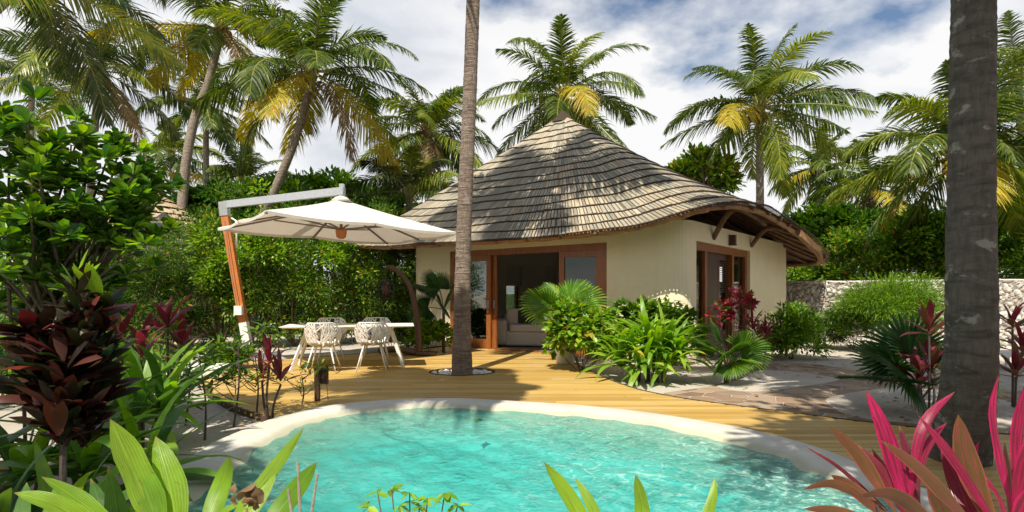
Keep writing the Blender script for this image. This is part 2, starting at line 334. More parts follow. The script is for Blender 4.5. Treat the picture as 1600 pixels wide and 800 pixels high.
def m_coping(t, N, L, o):
    p = N('ShaderNodeBsdfPrincipled'); tc = N('ShaderNodeTexCoord'); v = tc.outputs['Object']; sp = N('ShaderNodeSeparateXYZ'); L(v, sp.inputs[0])
    n = noise(N, L, v, 2.5, 7, .6); c = ramp(N, L, n, [(.3, (.50, .48, .42)), (.7, (.64, .615, .55))])
    n5 = noise(N, L, v, 9, 5)
    alg = N('ShaderNodeMath'); alg.operation = 'MULTIPLY_ADD'; L(n5, alg.inputs[0]); alg.inputs[1].default_value = .03; L(sp.outputs[2], alg.inputs[2])
    c = mixc(N, L, mapr(N, L, alg.outputs[0], .065, .035, 0, .6), c, (.36, .36, .20))
    c = mixc(N, L, mapr(N, L, sp.outputs[2], -.03, -.30, 0, 1), c, (.09, .50, .46))
    L(c, p.inputs['Base Color']); p.inputs['Roughness'].default_value = .6; L(bump(N, L, noise(N, L, v, 30, 5), .3, .01), p.inputs['Normal']); L(p.outputs[0], o.inputs[0])
M['coping'] = mat('pool_plaster', m_coping)
def m_water(t, N, L, o):
    tc = N('ShaderNodeTexCoord'); v = tc.outputs['Object']
    n1 = noise(N, L, mapped(N, L, v, (1, 1.25, 1)), 4.2, 5, .55, 1.4); n2 = noise(N, L, v, 15, 4, .6, 1.0)
    a = N('ShaderNodeMath'); a.operation = 'MULTIPLY_ADD'; L(n2, a.inputs[0]); a.inputs[1].default_value = .35; L(n1, a.inputs[2])
    cal = mapr(N, L, noise(N, L, v, .9, 2), .35, .65, .25, 1.25); am = N('ShaderNodeMath'); am.operation = 'MULTIPLY'; L(a.outputs[0], am.inputs[0]); L(cal, am.inputs[1])
    bp = bump(N, L, am.outputs[0], .7, .05); bd = bump(N, L, am.outputs[0], .6, .06)
    tr = N('ShaderNodeBsdfTransparent'); tr.inputs[0].default_value = (.72, .98, .97, 1)
    gl = N('ShaderNodeBsdfGlossy'); gl.inputs['Roughness'].default_value = .04; L(bp, gl.inputs['Normal'])
    fr = N('ShaderNodeFresnel'); fr.inputs[0].default_value = 1.33; L(bp, fr.inputs['Normal'])
    di = N('ShaderNodeBsdfDiffuse'); L(bd, di.inputs['Normal'])
    # milky pale colour mixed into the water in noise streaks, more to the right
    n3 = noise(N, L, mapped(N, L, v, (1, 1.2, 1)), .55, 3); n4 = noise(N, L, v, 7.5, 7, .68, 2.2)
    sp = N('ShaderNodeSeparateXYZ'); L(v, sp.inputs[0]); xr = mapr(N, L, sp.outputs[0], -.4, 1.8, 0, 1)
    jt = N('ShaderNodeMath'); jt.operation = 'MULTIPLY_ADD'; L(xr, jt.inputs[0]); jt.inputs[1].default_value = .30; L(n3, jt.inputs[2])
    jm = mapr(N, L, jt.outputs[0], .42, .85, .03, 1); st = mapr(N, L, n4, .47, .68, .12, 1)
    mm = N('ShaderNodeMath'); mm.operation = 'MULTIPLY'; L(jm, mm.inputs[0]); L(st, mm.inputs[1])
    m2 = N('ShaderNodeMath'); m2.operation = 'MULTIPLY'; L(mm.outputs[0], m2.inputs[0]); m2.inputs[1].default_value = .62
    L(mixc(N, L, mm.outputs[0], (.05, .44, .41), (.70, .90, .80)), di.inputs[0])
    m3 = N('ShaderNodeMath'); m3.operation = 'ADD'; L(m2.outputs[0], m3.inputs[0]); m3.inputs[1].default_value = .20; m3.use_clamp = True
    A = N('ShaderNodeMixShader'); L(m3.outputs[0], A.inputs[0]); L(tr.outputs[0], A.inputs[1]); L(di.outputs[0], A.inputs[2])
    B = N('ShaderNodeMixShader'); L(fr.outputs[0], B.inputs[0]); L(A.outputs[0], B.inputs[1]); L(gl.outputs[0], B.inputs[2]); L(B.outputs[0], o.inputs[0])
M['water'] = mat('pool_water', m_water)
def m_paving(t, N, L, o):
    p = N('ShaderNodeBsdfPrincipled'); tc = N('ShaderNodeTexCoord'); v = mapped(N, L, tc.outputs['Object'], (1, 1.25, 1))
    vo = N('ShaderNodeTexVoronoi'); vo.feature = 'DISTANCE_TO_EDGE'; vo.inputs['Scale'].default_value = 3.0; L(v, vo.inputs['Vector'])
    vc = N('ShaderNodeTexVoronoi'); vc.inputs['Scale'].default_value = 3.0; L(v, vc.inputs['Vector'])
    s = N('ShaderNodeSeparateColor'); L(vc.outputs['Color'], s.inputs[0])
    c = ramp(N, L, s.outputs[0], [(0, (.14, .075, .04)), (.4, (.26, .165, .095)), (.7, (.35, .25, .165)), (1, (.20, .135, .095))])
    n = noise(N, L, tc.outputs['Object'], 7, 8, .65); c = mixc(N, L, mapr(N, L, n, .45, .75, 0, .4), c, (.34, .28, .22))
    j = mapr(N, L, vo.outputs['Distance'], .014, .03, .85, 0); c = mixc(N, L, j, c, (.42, .38, .32))
    L(c, p.inputs['Base Color']); p.inputs['Roughness'].default_value = .75
    h = N('ShaderNodeMath'); h.operation = 'MULTIPLY_ADD'; L(n, h.inputs[0]); h.inputs[1].default_value = .35; L(mapr(N, L, vo.outputs['Distance'], .02, .06, 0, 1), h.inputs[2])
    L(bump(N, L, h.outputs[0], .7, .025), p.inputs['Normal']); L(p.outputs[0], o.inputs[0])
M['paving'] = mat('stone_paving', m_paving)
def m_coral(t, N, L, o):
    p = N('ShaderNodeBsdfPrincipled'); at_ = N('ShaderNodeAttribute'); at_.attribute_name = 'UVMap'
    tc = N('ShaderNodeTexCoord'); s = N('ShaderNodeSeparateXYZ'); L(tc.outputs['UV'], s.inputs[0])
    c = ramp(N, L, s.outputs[1], [(0, (.42, .36, .30)), (.5, (.60, .56, .50)), (1, (.70, .68, .63))])
    n = noise(N, L, tc.outputs['Object'], 22, 7, .7); c = mixc(N, L, mapr(N, L, n, .42, .68, 0, .65), c, (.20, .17, .15))
    c = mixc(N, L, mapr(N, L, s.outputs[0], .08, .26, .8, 0), c, (.20, .175, .15))
    L(c, p.inputs['Base Color']); p.inputs['Roughness'].default_value = .95; L(bump(N, L, n, .7, .03), p.inputs['Normal']); L(p.outputs[0], o.inputs[0])
M['coral'] = mat('coral_stone', m_coral)
def m_shake(t, N, L, o):
    p = N('ShaderNodeBsdfPrincipled'); g = N('ShaderNodeNewGeometry'); tc = N('ShaderNodeTexCoord')
    c = ramp(N, L, g.outputs['Random Per Island'], [(0, (.22, .20, .155)), (.3, (.31, .285, .22)), (.6, (.39, .355, .27)), (.82, (.45, .37, .255)), (.93, (.36, .27, .165)), (1, (.54, .49, .40))])
    n = noise(N, L, tc.outputs['Object'], .7, 5); c = mixc(N, L, mapr(N, L, n, .42, .68, 0, .45), c, (.20, .195, .165))
    n2 = noise(N, L, tc.outputs['Object'], 28, 5, .7); c = mixc(N, L, mapr(N, L, n2, .45, .75, 0, .5), c, (.11, .10, .075))
    L(c, p.inputs['Base Color']); p.inputs['Roughness'].default_value = .8; p.inputs['Specular IOR Level'].default_value = .3; L(bump(N, L, n2, .4, .01), p.inputs['Normal']); L(p.outputs[0], o.inputs[0])
M['shake'] = mat('palm_shake', m_shake)
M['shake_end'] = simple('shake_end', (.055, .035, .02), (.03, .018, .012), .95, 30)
def wood(name, c1, c2, rough=.45, sc=(3, 3, .6)):
    def b(t, N, L, o):
        p = N('ShaderNodeBsdfPrincipled'); tc = N('ShaderNodeTexCoord'); v = mapped(N, L, tc.outputs['Object'], sc)
        n = noise(N, L, v, 6, 7, .6, .8); L(ramp(N, L, n, [(.3, c2), (.7, c1)]), p.inputs['Base Color']); p.inputs['Roughness'].default_value = rough
        L(bump(N, L, n, .25, .006), p.inputs['Normal']); L(p.outputs[0], o.inputs[0])
    return mat(name, b)
M['frame'] = wood('door_wood', (.36, .125, .03), (.20, .06, .016), .35)
M['frame_dark'] = wood('dark_door_wood', (.10, .038, .018), (.05, .018, .01), .4)
M['beam'] = wood('eave_beam', (.42, .22, .095), (.24, .11, .045), .6, (1, 1, 1))
M['rafter'] = wood('rafter_wood', (.26, .135, .07), (.13, .06, .03), .65, (1, 1, 1))
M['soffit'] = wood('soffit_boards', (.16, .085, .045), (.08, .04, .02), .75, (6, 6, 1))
M['mast'] = wood('mast_wood', (.56, .20, .055), (.42, .13, .03), .4)
M['pole_dark'] = wood('dark_pole', (.11, .055, .03), (.05, .025, .015), .6)
M['metal'] = simple('brushed_metal', (.62, .63, .64), (.52, .53, .54), .35, 20, .05, .75)
M['white_paint'] = simple('white_paint', (.78, .76, .72), (.72, .70, .66), .4, 10, .03)
M['rib'] = simple('umbrella_rib', (.20, .155, .12), (.15, .11, .09), .5)
M['black'] = simple('black_paint', (.018, .018, .02), (.01, .01, .012), .45)
M['concrete'] = simple('grey_concrete', (.38, .37, .35), (.28, .27, .25), .85)
def m_canvas(t, N, L, o):
    p = N('ShaderNodeBsdfPrincipled'); tc = N('ShaderNodeTexCoord'); n = noise(N, L, tc.outputs['Object'], 3, 5)
    L(ramp(N, L, n, [(.3, (.70, .66, .60)), (.7, (.78, .74, .68))]), p.inputs['Base Color']); p.inputs['Roughness'].default_value = .9
    L(bump(N, L, noise(N, L, tc.outputs['Object'], 1.5, 3), .4, .03), p.inputs['Normal'])
    tr = N('ShaderNodeBsdfTranslucent'); tr.inputs[0].default_value = (.72, .62, .52, 1); m = N('ShaderNodeMixShader'); m.inputs[0].default_value = .22
    L(p.outputs[0], m.inputs[1]); L(tr.outputs[0], m.inputs[2]); L(m.outputs[0], o.inputs[0])
M['canvas'] = mat('umbrella_canvas', m_canvas)
M['fabric'] = simple('sofa_linen', (.72, .64, .57), (.66, .58, .51), .95, 40, .3, 0, .004)
M['fabric_dark'] = simple('cushion_dark', (.05, .05, .055), None, .95, 40, .3)
M['blind'] = simple('blind_fabric', (.66, .62, .56), (.6, .56, .5), .9, 20)
M['floor_in'] = simple('inner_floor', (.22, .18, .15), (.17, .14, .12), .4, 3)
def m_glass(t, N, L, o):
    tr = N('ShaderNodeBsdfTransparent'); tr.inputs[0].default_value = (.74, .78, .76, 1); gl = N('ShaderNodeBsdfGlossy'); gl.inputs['Roughness'].default_value = .01
    fr = N('ShaderNodeFresnel'); fr.inputs[0].default_value = 1.6; f2 = N('ShaderNodeMath'); f2.operation = 'MULTIPLY_ADD'; f2.inputs[1].default_value = .7; f2.inputs[2].default_value = .01; f2.use_clamp = True; L(fr.outputs[0], f2.inputs[0])
    m = N('ShaderNodeMixShader'); L(f2.outputs[0], m.inputs[0]); L(tr.outputs[0], m.inputs[1]); L(gl.outputs[0], m.inputs[2]); L(m.outputs[0], o.inputs[0])
M['glass'] = mat('window_glass', m_glass)

# leaf templates: x across, y along, z up; two folded quads
def tmpl(y1, w1, y2, w2, fold=.07, droop=.0):
    v = np.array([[0, 0, 0], [-w1, y1, fold], [-w2, y2, fold-droop*y2], [0, 1, -droop], [w2, y2, fold-droop*y2], [w1, y1, fold]], float)
    return v, np.array([[0, 3, 2, 1], [0, 5, 4, 3]])
T_OV = tmpl(.28, .22, .62, .20, .06, .12); T_OB = tmpl(.4, .17, .78, .24, .05, .1); T_LA = tmpl(.3, .11, .65, .10, .04, .15); T_HE = tmpl(.18, .34, .5, .30, .06, .18); T_NA = tmpl(.3, .06, .65, .055, .02, .2)

# ------------------------------------------------------------------ the setting
pool_px = [(185, 775), (225, 755), (270, 728), (320, 694), (370, 672), (430, 650), (500, 634), (570, 626), (640, 622), (720, 621), (800, 625), (900, 631), (1000, 641), (1100, 656), (1200, 675), (1300, 703), (1400, 745)]
pool = [gp(x, y, .05)[:2] for x, y in pool_px]
pool += [np.array(p) for p in [(2.85, 3.3), (2.5, 2.65), (1.7, 2.25), (.6, 2.1), (-.6, 2.1), (-1.6, 2.3), (-2.3, 2.8)]]
pool = resample(spline(pool, 8, True), 160)
PC = np.array([.1, 4.4])
def pool_off(d):                     # outline moved inwards by d
    v = pool-PC; r = np.linalg.norm(v, axis=1, keepdims=True); return PC+v*(r-d)/r
def inside(pts, poly):
    x, y = pts[:, 0], pts[:, 1]; c = np.zeros(len(pts), bool); n = len(poly); j = n-1
    for i in range(n):
        xi, yi = poly[i][:2]; xj, yj = poly[j][:2]
        if yi != yj: c ^= ((yi > y) != (yj > y)) & (x < (xj-xi)*(y-yi)/(yj-yi)+xi)
        j = i
    return c
def hnoise(x, y, s=1.0):
    return (np.sin(x*1.7*s+1.3)*np.cos(y*1.3*s+.5)+.5*np.sin(x*3.9*s-y*2.7*s)+.25*np.sin(x*7.1*s+y*8.3*s+2))/1.75
rings = [-.12, 0, .15, .35, .6, .9, 1.2, 1.6, 2, 2.5, 3, 3.6, 4.3, 5, 6, 7, 8, 9.5, 11, 13, 15, 18, 22, 27, 35, 50, 80, 140, 300, 800]
G = []
for k, r in enumerate(rings):
    p = pool_off(-r); z = -.06+(.02*hnoise(p[:, 0], p[:, 1], .9) if 2 < k < 24 else 0)*np.ones(len(p)); G.append(np.c_[p, z])
mb = MB(); mb.grid(np.array(G)[::-1], closed_u=True); tag(mb.build('ground', M['sand'], smooth=True), kind='structure')
prof = [(-.02, -.10), (0, -.02), (.015, .035), (.05, .05), (.30, .05), (.36, .04), (.42, .015), (.47, -.02), (.53, -.07), (.62, -.14), (.8, -.26), (1.1, -.42), (1.5, -.56), (1.9, -.62)]
P = np.array([np.c_[pool_off(d), np.full(160, z)] for d, z in prof]); mb = MB(); mb.grid(P[::-1], closed_u=True); mb.sheet(pool_off(1.9), -.62)
tag(mb.build('pool_basin', M['coping'], smooth=True), kind='structure')
wr = [1-.985*(i/60.0) for i in range(61)]; W = []
wo_ = pool_off(.42)
for k in wr:
    p = PC+(wo_-PC)*k
    z = .0+.010*np.sin(p[:, 0]*9+2*np.sin(p[:, 1]*3))*np.sin(p[:, 1]*11+1.5*np.sin(p[:, 0]*4))+.004*np.sin(p[:, 0]*23+p[:, 1]*17)
    W.append(np.c_[p, z])
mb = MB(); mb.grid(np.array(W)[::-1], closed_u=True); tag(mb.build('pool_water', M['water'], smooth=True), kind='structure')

# timber deck, board by board
deck_px = [(500, 640), (440, 655), (395, 645), (345, 625), (318, 600), (322, 575), (370, 566), (430, 562), (560, 553), (640, 548), (702, 541)]
deck = [gp(x, y)[:2] for x, y in deck_px]
deck += [gp(864, 552.5)[:2]]+[gp(x, y)[:2] for x, y in [(885, 560), (905, 571), (930, 583), (960, 596), (1000, 609), (1060, 621), (1130, 631), (1200, 640), (1280, 650), (1360, 660), (1440, 668), (1540, 676), (1700, 690), (1900, 730)]]
deck += [np.array([4.6, 3.0]), np.array([3.2, 2.2]), np.array([0, 4.0]), np.array([-2.3, 5.4])]
deck = np.array(deck); palm_hole = (gp(722, 581)[0], gp(722, 581)[1], .43)
pin = pool_off(.06)
def spans(y):
    ev = []
    for poly in (deck, pin):
        xs = []; n = len(poly)
        for i in range(n):
            a, b = poly[i], poly[(i+1) % n]
            if (a[1] > y) != (b[1] > y): xs.append(a[0]+(b[0]-a[0])*(y-a[1])/(b[1]-a[1]))
        ev.append(sorted(xs))
    iv = [(ev[0][i], ev[0][i+1]) for i in range(0, len(ev[0])-1, 2)]
    cuts = [(ev[1][i], ev[1][i+1]) for i in range(0, len(ev[1])-1, 2)]
    h = palm_hole[2]**2*1.0-(y-palm_hole[1])**2
    if h > 0: cuts.append((palm_hole[0]-math.sqrt(h)*1.25, palm_hole[0]+math.sqrt(h)*1.25))
    for c0, c1 in cuts:
        o = []
        for a, b in iv:
            if c1 <= a or c0 >= b: o.append((a, b)); continue
            if c0 > a: o.append((a, c0))
            if c1 < b: o.append((c1, b))
        iv = o
    return iv
mb = MB(); bw = .125; y = 2.3
while y < 14.6:
    for a, b in spans(y+bw/2):
        if b-a < .05: continue
        x = a
        while x < b-.01:
            x2 = min(b, x+random.uniform(2.2, 4.4)); x2 = b if b-x2 < .4 else x2
            sl_ = []
            nseg = max(1, int((x2-x)/.6))
            z = random.uniform(-.0015, .0015)
            mb.hexa([[x, y+.005, -.03+z], [x2-.004, y+.005, -.03+z], [x2-.004, y+bw-.005, -.03+z], [x, y+bw-.005, -.03+z], [x, y+.005, z], [x2-.004, y+.005, z], [x2-.004, y+bw-.005, z], [x, y+bw-.005, z]])
            x = x2
    y += bw
tag(mb.build('timber_deck', M['deck']), kind='structure')
mb = MB()
edge = np.array([np.array([*p, -.04]) for p in spline(deck[:-4], 6)])
for i in range(len(edge)-1):
    a, b = edge[i].copy(), edge[i+1].copy(); a[2] = b[2] = -.028
    mb.bar(a, b, .03, .07)
tag(mb.build('deck_edge', M['deck_under']), kind='structure')
# crazy paving and sand patches
pav = [gp(x, y, -.04)[:2] for x, y in [(1030, 618), (1110, 604), (1150, 590), (1190, 570), (1260, 568), (1330, 578), (1400, 588), (1500, 600), (1600, 612), (1800, 640), (1900, 700), (1500, 700), (1300, 665), (1130, 640)]]
mb = MB(); mb.sheet(resample(spline(pav, 5, True), 80), -.035, .04); tag(mb.build('stone_path', M['paving']), kind='structure')
for pts in ([(1120, 604), (1150, 596), (1195, 578), (1290, 588), (1310, 594), (1240, 606), (1170, 612)], [(1290, 626), (1330, 614), (1400, 606), (1480, 612), (1640, 640), (1640, 668), (1480, 664), (1340, 652)]):
    q = [gp(x, y, -.03)[:2] for x, y in pts]; mb = MB(); mb.sheet(resample(spline(q, 5, True), 50), -.026, .02); tag(mb.build('sand_patch', M['sand']), kind='structure')

# ------------------------------------------------------------------ the hut
hut = thing('round_roofed_hut', 'cream plastered villa under a swirling grey shingle roof beyond the deck', 'villa', (2.0, 15, 0))
K = np.array([3.25, 10.8]); Lc = np.array([-2.75, 15.3]); Rc = np.array([8.0, 16.7]); Bc = np.array([2.1, 21.3])
def corner(c, a, b, r, n=8):         # rounded corner
    u = nrm(a-c); w = nrm(b-c); p0 = c+u*r; p1 = c+w*r; t = np.linspace(0, 1, n)[:, None]
    return (1-t)**2*p0+2*(1-t)*t*c+t*t*p1
path = np.vstack([corner(Lc, Bc, K, .55), corner(K, Lc, Rc, .5, 10), corner(Rc, K, Bc, .25), corner(Bc, Rc, Lc, .5)])
pathc = np.vstack([path, path[:1]])
dist = np.r_[0, np.cumsum(np.linalg.norm(np.diff(pathc, axis=0), axis=1))]
def proj_u(px, lo, hi):              # path length where the photo column px meets the wall
    best = None
    for u in np.linspace(lo, hi, 2000):
        p = wp(u); e = abs(800+F*p[0]/p[1]-px)
        if best is None or e < best[0]: best = (e, u)
    return best[1]
def wp(u): u = u % dist[-1]; return np.array([np.interp(u, dist, pathc[:, 0]), np.interp(u, dist, pathc[:, 1])])
def wn(u):
    d = nrm(wp(u+.02)-wp(u-.02)); return np.array([d[1], -d[0]])       # outward normal (path runs counter-clockwise seen from above)
uK = dist[8+5]; uR = dist[18+4]; uL = dist[4]
u_l, u_r = proj_u(703, .3, uK-.5), proj_u(948, .3, uK-.5)
v_l, v_r = proj_u(1088, uK, uR), proj_u(1172, uK, uR)
uB = dist[26+4]; total = dist[-1]
tB = total-uB
def back_u(t): return total+uL-(t)     # t metres from the left corner along the back-left wall
w1 = (total-4.25+.3, total-3.45+.3); w2 = (total-6.15+.3, total-5.5+.3)
ops = [(dist[26]-5.2, dist[26]-1.4, .2, 2.4), (u_l, u_r, 0, 2.36), (v_l, v_r, 0, 2.34), (w1[0], w1[1], .5, 2.2), (w2[0], w2[1], .5, 2.2)]  # first opening: unseen, added in the back-right wall to brighten the interior
WT = .32; WH = 2.72
us = set(np.round(dist, 4).tolist())
for a in ops: us |= {round(a[0], 4), round(a[1], 4)}
us |= set(np.round(np.arange(0, total, .5), 4).tolist()); us = sorted(us)
mb = MB()
for a, b in zip(us[:-1], us[1:]):
    if b-a < 1e-3: continue
    m = (a+b)/2; op = [o for o in ops if o[0] <= m <= o[1]]
    ivs = [(-.1, WH)] if not op else ([(-.1, op[0][2])] if op[0][2] > 0 else [])+[(op[0][3], WH)]
    A, B = wp(a+1e-4), wp(b-1e-4); na, nb = wn(a+1e-3) if abs(a) > 1e-3 else wn(1e-3), wn(b-1e-3)
    Ai, Bi = A-na*WT, B-nb*WT
    for z0, z1 in ivs:
        v = [[*A, z0], [*B, z0], [*B, z1], [*A, z1], [*Ai, z0], [*Bi, z0], [*Bi, z1], [*Ai, z1]]
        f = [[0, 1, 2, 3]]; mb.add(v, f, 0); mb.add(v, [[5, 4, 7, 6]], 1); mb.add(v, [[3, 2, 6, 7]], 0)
        if op: mb.add(v, [[1, 0, 4, 5]], 0)
for o in ops:
    for u, s in ((o[0], 1), (o[1], -1)):
        A = wp(u); Ai = A-wn(u)*WT; mb.add([[*A, o[2]], [*Ai, o[2]], [*Ai, o[3]], [*A, o[3]]], [[0, 1, 2, 3][::s]], 0)
mb.build('wall', [M['plaster'], M['plaster_in']], hut)
mb = MB(); mb.sheet(path, -.012, .1); mb.build('floor', M['floor_in'], hut)

# roof: eave loop, apex, courses of split shakes
AP = np.array([1.42, 16.0, 6.25])
eave = np.array([(-4.35, 15.5, 2.56), (-3.3, 14.45, 2.46), (-1.9, 13.4, 2.45), (-.35, 12.3, 2.44), (.5, 11.68, 2.43), (1.6, 10.85, 2.46), (2.3, 10.42, 2.53), (2.9, 10.08, 2.69), (3.45, 9.95, 2.82), (4.05, 10.2, 2.91), (4.8, 10.8, 2.92), (5.65, 11.85, 2.86), (6.7, 13.2, 2.76), (7.6, 14.3, 2.56), (8.6, 15.6, 2.28), (9.1, 17.2, 2.2), (7.8, 18.8, 2.25), (5.7, 20.0, 2.3), (3.7, 21.6, 2.3), (2.0, 22.4, 2.3), (.4, 21.2, 2.35), (-2.0, 19.6, 2.55), (-4.0, 17.5, 2.6)])
EV = spline(eave, 30, True); EV = resample(EV, 1200)
def roofpt(u, t):                    # u in [0,1) round the eave, t 0 apex .. 1 eave
    i = (np.asarray(u) % 1)*1200; e = np.stack([np.interp(i, np.arange(1201), np.r_[EV[:, k], EV[0, k]]) for k in range(3)], -1)
    t = np.asarray(t, float)[..., None] if np.ndim(t) else t
    right = np.clip((e[..., 0:1]-1.5)/4.0, 0, 1)
    p = 1.03+.14*right
    xy = AP[:2]+(e[..., :2]-AP[:2])*t; z = e[..., 2:3]+(AP[2]-e[..., 2:3])*np.where(t<1,np.abs(1-t)**p,(1-t)*.5)
    return np.concatenate([xy, z], -1)
TW = []; mb = MB(); NC = 17; tl = np.linspace(.035, 1.0, NC+1); tl = np.r_[0.0, tl[1:]]
for c in range(NC):
    t0, t1 = tl[c], tl[c+1]; per = 38*t1; n = int(per/.082); ed = np.linspace(0, 1, n+1)+(np.r_[0, rng.normal(0, .15/n, n-1), 0])
    ov = (t1-t0)*.25 if c > 0 else 0
    jit = rng.normal(0, .0011, n); lift = rng.uniform(.0, .005, n); an_ = ed[:-1]*2*math.pi; wav = .0045*np.sin(an_*7+c*1.7)+.003*np.sin(an_*17+c*2.9)
    a = ed[:-1]; b = ed[1:]-.0006*per/38/ max(t1, .1)
    top_a, top_b = roofpt(a, np.full(n, max(t0-ov, 0))), roofpt(b, np.full(n, max(t0-ov, 0)))
    tt = np.full(n, t1)+jit+wav
    bot_a, bot_b = roofpt(a, tt), roofpt(b, tt)
    up = np.array([0, 0, 1.0]); top_a = top_a+up*.004; top_b = top_b+up*.004
    h = (.046+lift)[:, None]*up; th = up*.040
    V = np.stack([top_a, top_b, bot_b+h, bot_a+h, bot_b+h-th, bot_a+h-th], 1)
    idx = (np.arange(n)*6)[:, None]
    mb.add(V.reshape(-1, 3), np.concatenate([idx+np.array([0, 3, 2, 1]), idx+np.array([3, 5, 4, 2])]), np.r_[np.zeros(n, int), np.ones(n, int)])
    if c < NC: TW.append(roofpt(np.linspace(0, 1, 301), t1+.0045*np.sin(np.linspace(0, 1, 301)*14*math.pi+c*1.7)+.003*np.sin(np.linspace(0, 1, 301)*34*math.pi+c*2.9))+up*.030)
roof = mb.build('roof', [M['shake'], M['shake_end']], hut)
for q in TW[1:]: b = MB(); b.tube(q, .013, 5, cap=False); b.build('course_line', M['shake_end'], roof, smooth=True)  # thin dark tube following the lower edge of each roof course
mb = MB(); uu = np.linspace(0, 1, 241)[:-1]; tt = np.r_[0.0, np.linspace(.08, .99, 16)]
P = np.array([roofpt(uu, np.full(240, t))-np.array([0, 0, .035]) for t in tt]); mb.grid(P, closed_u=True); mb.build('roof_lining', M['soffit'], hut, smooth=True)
mb = MB()
for k in range(5):                   # little cap
    a = k*2*math.pi/5
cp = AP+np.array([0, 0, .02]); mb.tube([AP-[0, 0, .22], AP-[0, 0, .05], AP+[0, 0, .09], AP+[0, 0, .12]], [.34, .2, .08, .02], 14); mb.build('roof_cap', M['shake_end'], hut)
# eave logs, run in pieces
def eave_log(u0, u1, r, dt=.965, dz=-.10, name='eave_beam', m='beam', n=14):
    u = np.linspace(u0, u1, n); p = roofpt(u, np.full(n, dt)); p[:, 2] += dz+rng.normal(0, .006, n)
    b = MB(); b.tube(p, r*(1+rng.normal(0, .05, n)), 10); return b.build(name, M[m], hut, smooth=True)
def u_of(pt):
    d = np.linalg.norm(EV[:, :2]-np.array(pt)[:2], axis=1); return np.argmin(d)/1200.
cuts = [u_of((-4.35, 15.5)), u_of((-1.9, 13.4)), u_of((.5, 11.7)), u_of((2.2, 10.4)), u_of((3.45, 9.95)), u_of((5.65, 11.85)), u_of((7.6, 14.3)), u_of((9.1, 17.2)), u_of((5.7, 20)), u_of((2, 22.4)), u_of((-2.0, 19.6))]
rad = [.07, .075, .075, .08, .065, .06, .06, .07, .07, .07, .07]
for i in range(len(cuts)):
    a = cuts[i]; b = cuts[(i+1) % len(cuts)]; b = b+1 if b < a else b
    eave_log(a-.002, b+.002, rad[i])
# second inner purlin on the porch side, and the rafters
eave_log(u_of((3.0, 9.8)), u_of((7.4, 14.1)), .065, .84, -.10, 'purlin', 'rafter')
nraft = 46
for k in range(nraft):
    u = k/nraft+.004; tts = np.linspace(.55, .985, 6); p = roofpt(np.full(6, u), tts); p[:, 2] -= .075
    j = rng.normal(0, .012, (6, 3)); j[:, 2] *= .3; b = MB(); b.tube(p+j, .042, 8); b.build('rafter', M['rafter'], hut, smooth=True)
# curved brackets under the porch eave
for (tw, te) in ((1.35, u_of((4.7, 10.7))), (3.9, u_of((6.6, 13.1)))):
    a = wp(uK+tw); e_ = roofpt(te, .93); a3 = np.array([*a, 2.45]); m_ = (a3+e_)/2+np.array([.0, .0, .16]); e_ = e_-np.array([0, 0, .12])
    q = spline([a3, m_, e_], 6); b = MB(); b.tube(q, np.linspace(.05, .07, len(q)), 9); b.build('bracket', M['rafter'], hut, smooth=True)
# fascia boards at the right end of the porch
for (p0, p1) in (((6.6, 13.05), (7.9, 14.7)), ((7.9, 14.7), (9.0, 16.6))):
    a, c = roofpt(u_of(p0), .99), roofpt(u_of(p1), .99); b = MB(); b.bar(a-[0, 0, .10], c-[0, 0, .10], .05, .17); b.build('fascia_board', M['beam'], hut)

def wallpt(u, off, z): p = wp(u)+wn(u)*off; return np.array([p[0], p[1], z])
def hbar(name, u0, u1, z0, z1, off, th, m, parent, n=1):
    b = MB(); p, q = wallpt(u0, off, 0), wallpt(u1, off, 0); nn = nrm(np.cross(q-p, [0, 0, 1]))*th/2
    b.hexa([p-nn+[0, 0, z0], p+nn+[0, 0, z0], q+nn+[0, 0, z0], q-nn+[0, 0, z0], p-nn+[0, 0, z1], p+nn+[0, 0, z1], q+nn+[0, 0, z1], q-nn+[0, 0, z1]])
    return b.build(name, m, parent)
def box_u(b, u0, u1, z0, z1, off, th):
    p, q = wallpt(u0, off, 0), wallpt(u1, off, 0); nn = nrm(np.cross(q-p, [0, 0, 1]))*th/2
    b.hexa([p-nn+[0, 0, z0], p+nn+[0, 0, z0], q+nn+[0, 0, z0], q-nn+[0, 0, z0], p-nn+[0, 0, z1], p+nn+[0, 0, z1], q+nn+[0, 0, z1], q-nn+[0, 0, z1]])
# main door: fixed frame, sliding leaves
b = MB(); box_u(b, u_l, u_l+.13, 0, 2.358, -.10, .16); box_u(b, u_r-.13, u_r, 0, 2.358, -.10, .16); box_u(b, u_l+.131, u_r-.131, 2.22, 2.357, -.10, .158); box_u(b, u_l+.131, u_r-.131, -.008, .02, -.10, .158)
b.build('door_frame', M['frame'], hut)
def leaf_door(u0, u1, off, z1=2.217, st=.13, m='frame', pane=True):
    b = MB(); box_u(b, u0, u0+st, .022, z1, off, .045); box_u(b, u1-st, u1, .022, z1, off, .045); box_u(b, u0+st+.001, u1-st-.001, z1-st, z1, off, .043); box_u(b, u0+st+.001, u1-st-.001, .022, .022+st*1.5, off, .043)
    d = b.build('sliding_door', M[m], hut)
    g = MB(); box_u(g, u0+st+.002, u1-st-.002, .022+st*1.5, z1-st, off, .008); g.build('pane', M['glass'], d)
    h = MB(); box_u(h, u1-st*.6, u1-st*.4, .95, 1.15, off+.03, .02); h.build('handle', M['metal'], d)
    return d
um1, um2, um3, um4 = proj_u(735, u_l, u_r), proj_u(771, u_l, u_r), proj_u(872, u_l, u_r), proj_u(905, u_l, u_r)
leaf_door(u_l+.14, um2, -.14); leaf_door(u_l+.3, um2-.12, -.06)
leaf_door(um3, u_r-.14, -.06)
